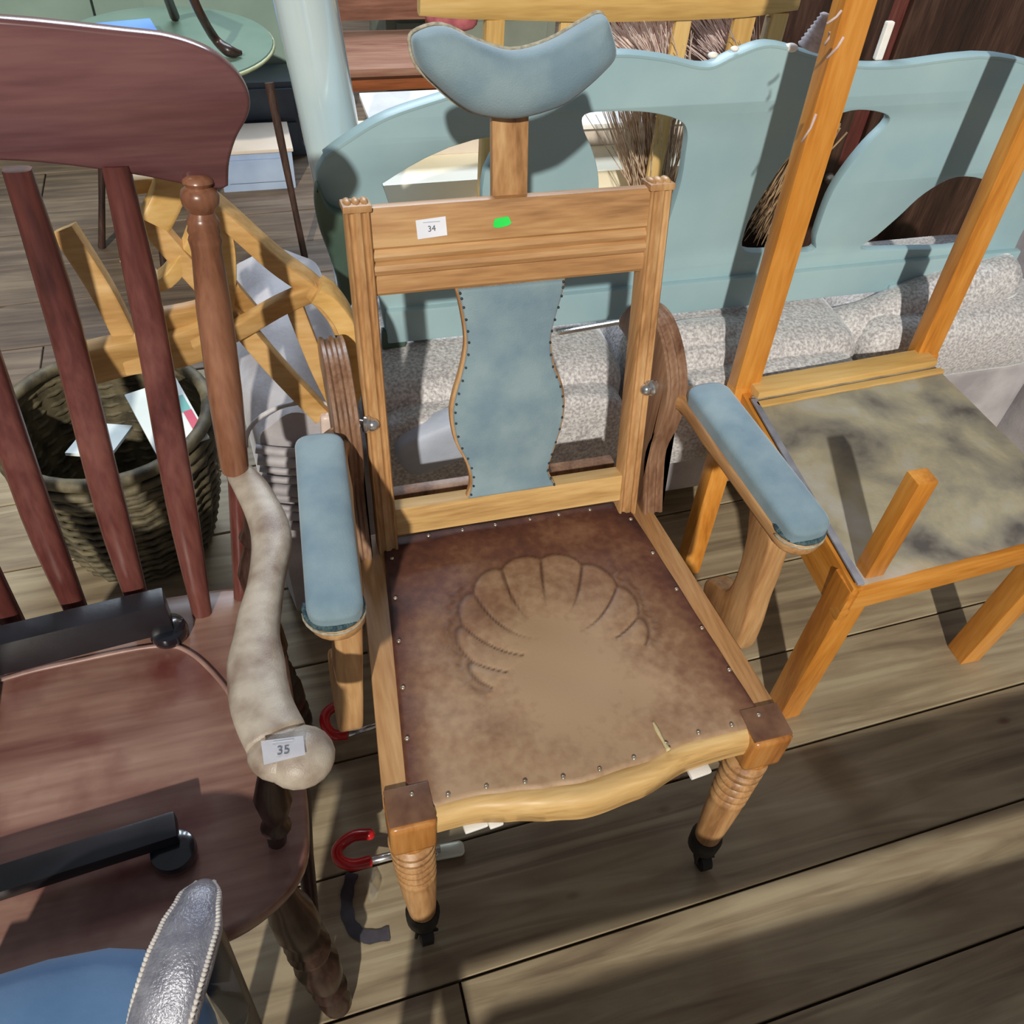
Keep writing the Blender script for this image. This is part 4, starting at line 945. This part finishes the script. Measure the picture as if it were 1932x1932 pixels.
# ------------------------------------------------------------------ green round table and what leans on it
tc_ = Vector((-.50, 2.10, 0)); GT = thing('round_table', 'sage green round table with slim dark legs at the top left', 'table', tuple(tc_))
bm = B(); lathe(bm, tc_+Vector((0, 0, .505)), tc_+Vector((0, 0, .525)), [(0, .285), (.1, .296), (.7, .30), (1, .297)], 56); obj('tabletop', bm, sage_light, GT, smooth=40)
bm = B(); P = [tc_+Vector((.298*cos(2*pi*q/56), .298*sin(2*pi*q/56), .516)) for q in range(57)]; sweep(bm, P, .006, 6); obj('rim', bm, noisy('rubbed_edge', (150, 158, 120), (176, 182, 148), 20, .4, .05), GT, smooth=180)
bm = B(); lathe(bm, tc_+Vector((0, 0, .45)), tc_+Vector((0, 0, .505)), [(0, .2), (1, .2)], 30); obj('frieze', bm, maho_dark, GT, smooth=40)
for a in (-.62, pi+.5, pi/2, -pi/2-.35):
    t_ = tc_+Vector((.2*cos(a), .2*sin(a), .48)); f_ = tc_+Vector((.34*cos(a), .34*sin(a), 0))
    if a == -.62: t_ = at(548, 135, y=1.88); t_.z = .5; f_ = Vector((-.201, 1.785, 0)); t_ = Vector((-.235, 1.90, .48))
    bm = B(); lathe(bm, t_, f_, [(0, .013), (.3, .012), (.7, .0095), (1, .011)], 10); obj('leg', bm, maho_dark, GT, smooth=60)
bt = thing('upturned_stool', 'dark wooden stool legs standing upside down on the green table', 'stool', (-.36, 1.95, .53))
P = [at(x, y, z=zz) for x, y, zz in ((455, 100, .535), (432, 96, .545), (405, 72, .57), (375, 20, .66), (350, -40, .74))]
bm = B(); sweep(bm, catmull(P, 6), rads([.007, .016, .0125, .012, .012]), 10); obj('leg', bm, maho_dark, bt, smooth=180)
P = [at(x, y, z=zz) for x, y, zz in ((330, 32, .535), (318, 0, .60), (300, -50, .70))]
bm = B(); sweep(bm, catmull(P, 6), rads([.014, .013, .013]), 10); obj('leg', bm, maho_dark, bt, smooth=180)
a_, b_ = at(350, -40, z=.74), at(300, -50, z=.70)
bm = B(); bar(bm, a_, b_, .03, .03); obj('seat_rail', bm, maho_dark, bt, smooth=40)
bm = B(); box(bm, (-.62, 2.06, .545), (.22, .2, .035), Euler((0, 0, .2)).to_matrix(), .004); tag(obj('blue_box', bm, noisy('blue_card', (96, 140, 214), (120, 164, 230), 5, .4, .02), smooth=40), 'bright blue shallow box on the left of the green table', 'box')

# ------------------------------------------------------------------ things on the floor behind
D = thing('blue_chest', 'small chest with cream top and pale blue sides under the green table', 'chest', (-.30, 2.33, 0))
bm = B(); z_ = .13; c = Vector((-.30, 2.335, 0)); box(bm, c+Vector((0, 0, z_/2)), (.24, .2, z_), bev=.004); obj('body', bm, light_blue, D, smooth=40)
bm = B(); box(bm, c+Vector((0, 0, z_+.006)), (.25, .21, .012), bev=.003); obj('top', bm, cream_shade, D, smooth=40)
bm = B(); box(bm, c+Vector((0, -.104, z_*.55)), (.2, .01, z_*.6), bev=.003); obj('front', bm, light_blue, D, smooth=40)
# slate blue board leaning behind the table leg
S = thing('slate_chest', 'slate blue painted chest behind the table legs', 'chest', (-.35, 2.62, 0))
bm = B(); box(bm, (-.42, 2.56, .13), (.62, .16, .26), bev=.006); obj('body', bm, slate, S, smooth=40)
for z in (.075, .19):
    bm = B(); box(bm, (-.42, 2.475, z), (.56, .014, .10), bev=.003); d_ = obj('drawer_front', bm, slate, S, smooth=40)
    bm = B(); sphere(bm, (-.42, 2.462, z), .012, 10, 8); obj('knob', bm, iron, d_, smooth=180)
# brown wooden bench
BB = thing('wooden_bench', 'brown wooden bench with an orange-brown front rail in the background', 'bench', (.2, 2.5, 0))
yb = 2.38; zt = at(720, 128, y=yb).z
bm = B(); box(bm, (.21, yb+.17, zt-.012), (.42, .36, .026), bev=.004); obj('seat', bm, brownf, BB, smooth=40)
bm = B(); box(bm, (.21, yb+.34, zt+.12), (.42, .022, .16), bev=.004); obj('back_board', bm, brownf, BB, smooth=40)
bm = B(); box(bm, (.21, yb+.03, zt-.055), (.38, .02, .055), bev=.003); obj('front_rail', bm, brown_red, BB, smooth=40)
for x_ in (.03, .39):
    for y_ in (yb+.03, yb+.32):
        bm = B(); bar(bm, (x_, y_, 0), (x_, y_, zt-.02 if y_ < yb+.2 else zt+.22), .034, .034); obj('leg', bm, brown_red, BB, smooth=40)
# sage cabinet far behind
SCb = thing('sage_cabinet', 'tall sage green painted cabinet behind the round table', 'cabinet', (-.6, 2.88, 0))
bm = B(); box(bm, (-.66, 2.88, .6), (1.25, .40, 1.2), bev=.01); obj('body', bm, noisy('pale_sage', (124, 146, 136), (144, 164, 154), 3, .5, .05), SCb, smooth=40)
for x_ in (-.92, -.18):
    bm = B(); box(bm, (x_-.11, 2.672, .62), (.58, .02, 1.08), bev=.004); d_ = obj('door', bm, bpy.data.materials['pale_sage'], SCb, smooth=40)
    bm = B(); sphere(bm, (-.61+(0 if x_ > -.5 else -.10), 2.655, .62), .016, 10, 8); obj('knob', bm, iron, d_, smooth=180)
# grey-green chest and dark wardrobe further right
GC = thing('grey_green_chest', 'grey-green painted low chest beyond the brown bench', 'chest', (.5, 3.2, 0))
bm = B(); box(bm, (.62, 3.2, .3), (.7, .45, .6), bev=.008); obj('body', bm, noisy('grey_green', (112, 120, 108), (134, 142, 130), 4, .5, .05), GC, smooth=40)
for z in (.16, .43):
    bm = B(); box(bm, (.62, 2.97, z), (.62, .02, .23), bev=.003); d_ = obj('drawer_front', bm, bpy.data.materials['grey_green'], GC, smooth=40)
    for x_ in (.45, .8):
        bm = B(); sphere(bm, (x_, 2.955, z), .015, 10, 8); obj('knob', bm, iron, d_, smooth=180)
WD = thing('dark_wardrobe', 'dark brown wooden wardrobe at the top right behind the orange post', 'wardrobe', (1.3, 1.9, 0))
bm = B(); box(bm, (1.42, 1.75, .75), (1.3, .5, 1.5), bev=.01); obj('body', bm, maho['z'], WD, smooth=40)
for x_ in (1.1, 1.74):
    bm = B(); box(bm, (x_, 1.492, .75), (.58, .02, 1.38), bev=.004); d_ = obj('door', bm, maho_dark, WD, smooth=40)
    bm = B(); sphere(bm, (1.42+(.05 if x_ > 1.4 else -.05), 1.475, .30), .018, 10, 8); obj('knob', bm, brass, d_, smooth=180)
# dark chair leg and red cloth near the headrest
bm = B(); c = at(852, 32, z=.67); soft(bm, c, (.14, .10, .06), e=.7, n=20, m=10); tag(obj('red_cushion', bm, noisy('crimson_cloth', (128, 50, 66), (176, 96, 100), 25, .7, .2), smooth=180), 'small crimson patterned cushion left of the oak crest rail', 'cushion')

# ------------------------------------------------------------------ unseen slats added to block the sun and cast the dark floor bands
BN = thing('shadow_slats', 'two wide slats outside the frame, added to cast the shadow bands on the floor', 'bench', (.6, -1.1, 0))
for ya, yb_ in ((-.925, -.727), (-1.50, -1.012)):
    ol = [(-.44, ya), (1.7, ya), (1.7, yb_), (-.39, yb_), (-.44, yb_-.03), (-.46, yb_-.08), (-.46, ya+.05)]
    bm = plate([ol], Matrix.Translation((0, 0, .442)), .02, .003); obj('slat', bm, oak['x'], BN, smooth=40)
for x_ in (-.432, 1.25):  # left-hand rail set so its shadow falls by the left front foot
    bm = B(); bar(bm, (x_, -.76, .42), (x_, -1.47, .42), .03, .03); obj('cross_rail', bm, oak['y'], BN, smooth=40)
    for y_ in (-.80, -1.44):
        bm = B(); bar(bm, (x_, y_, 0), (x_, y_, .415), .04, .04); obj('leg', bm, oak['z'], BN, smooth=40)
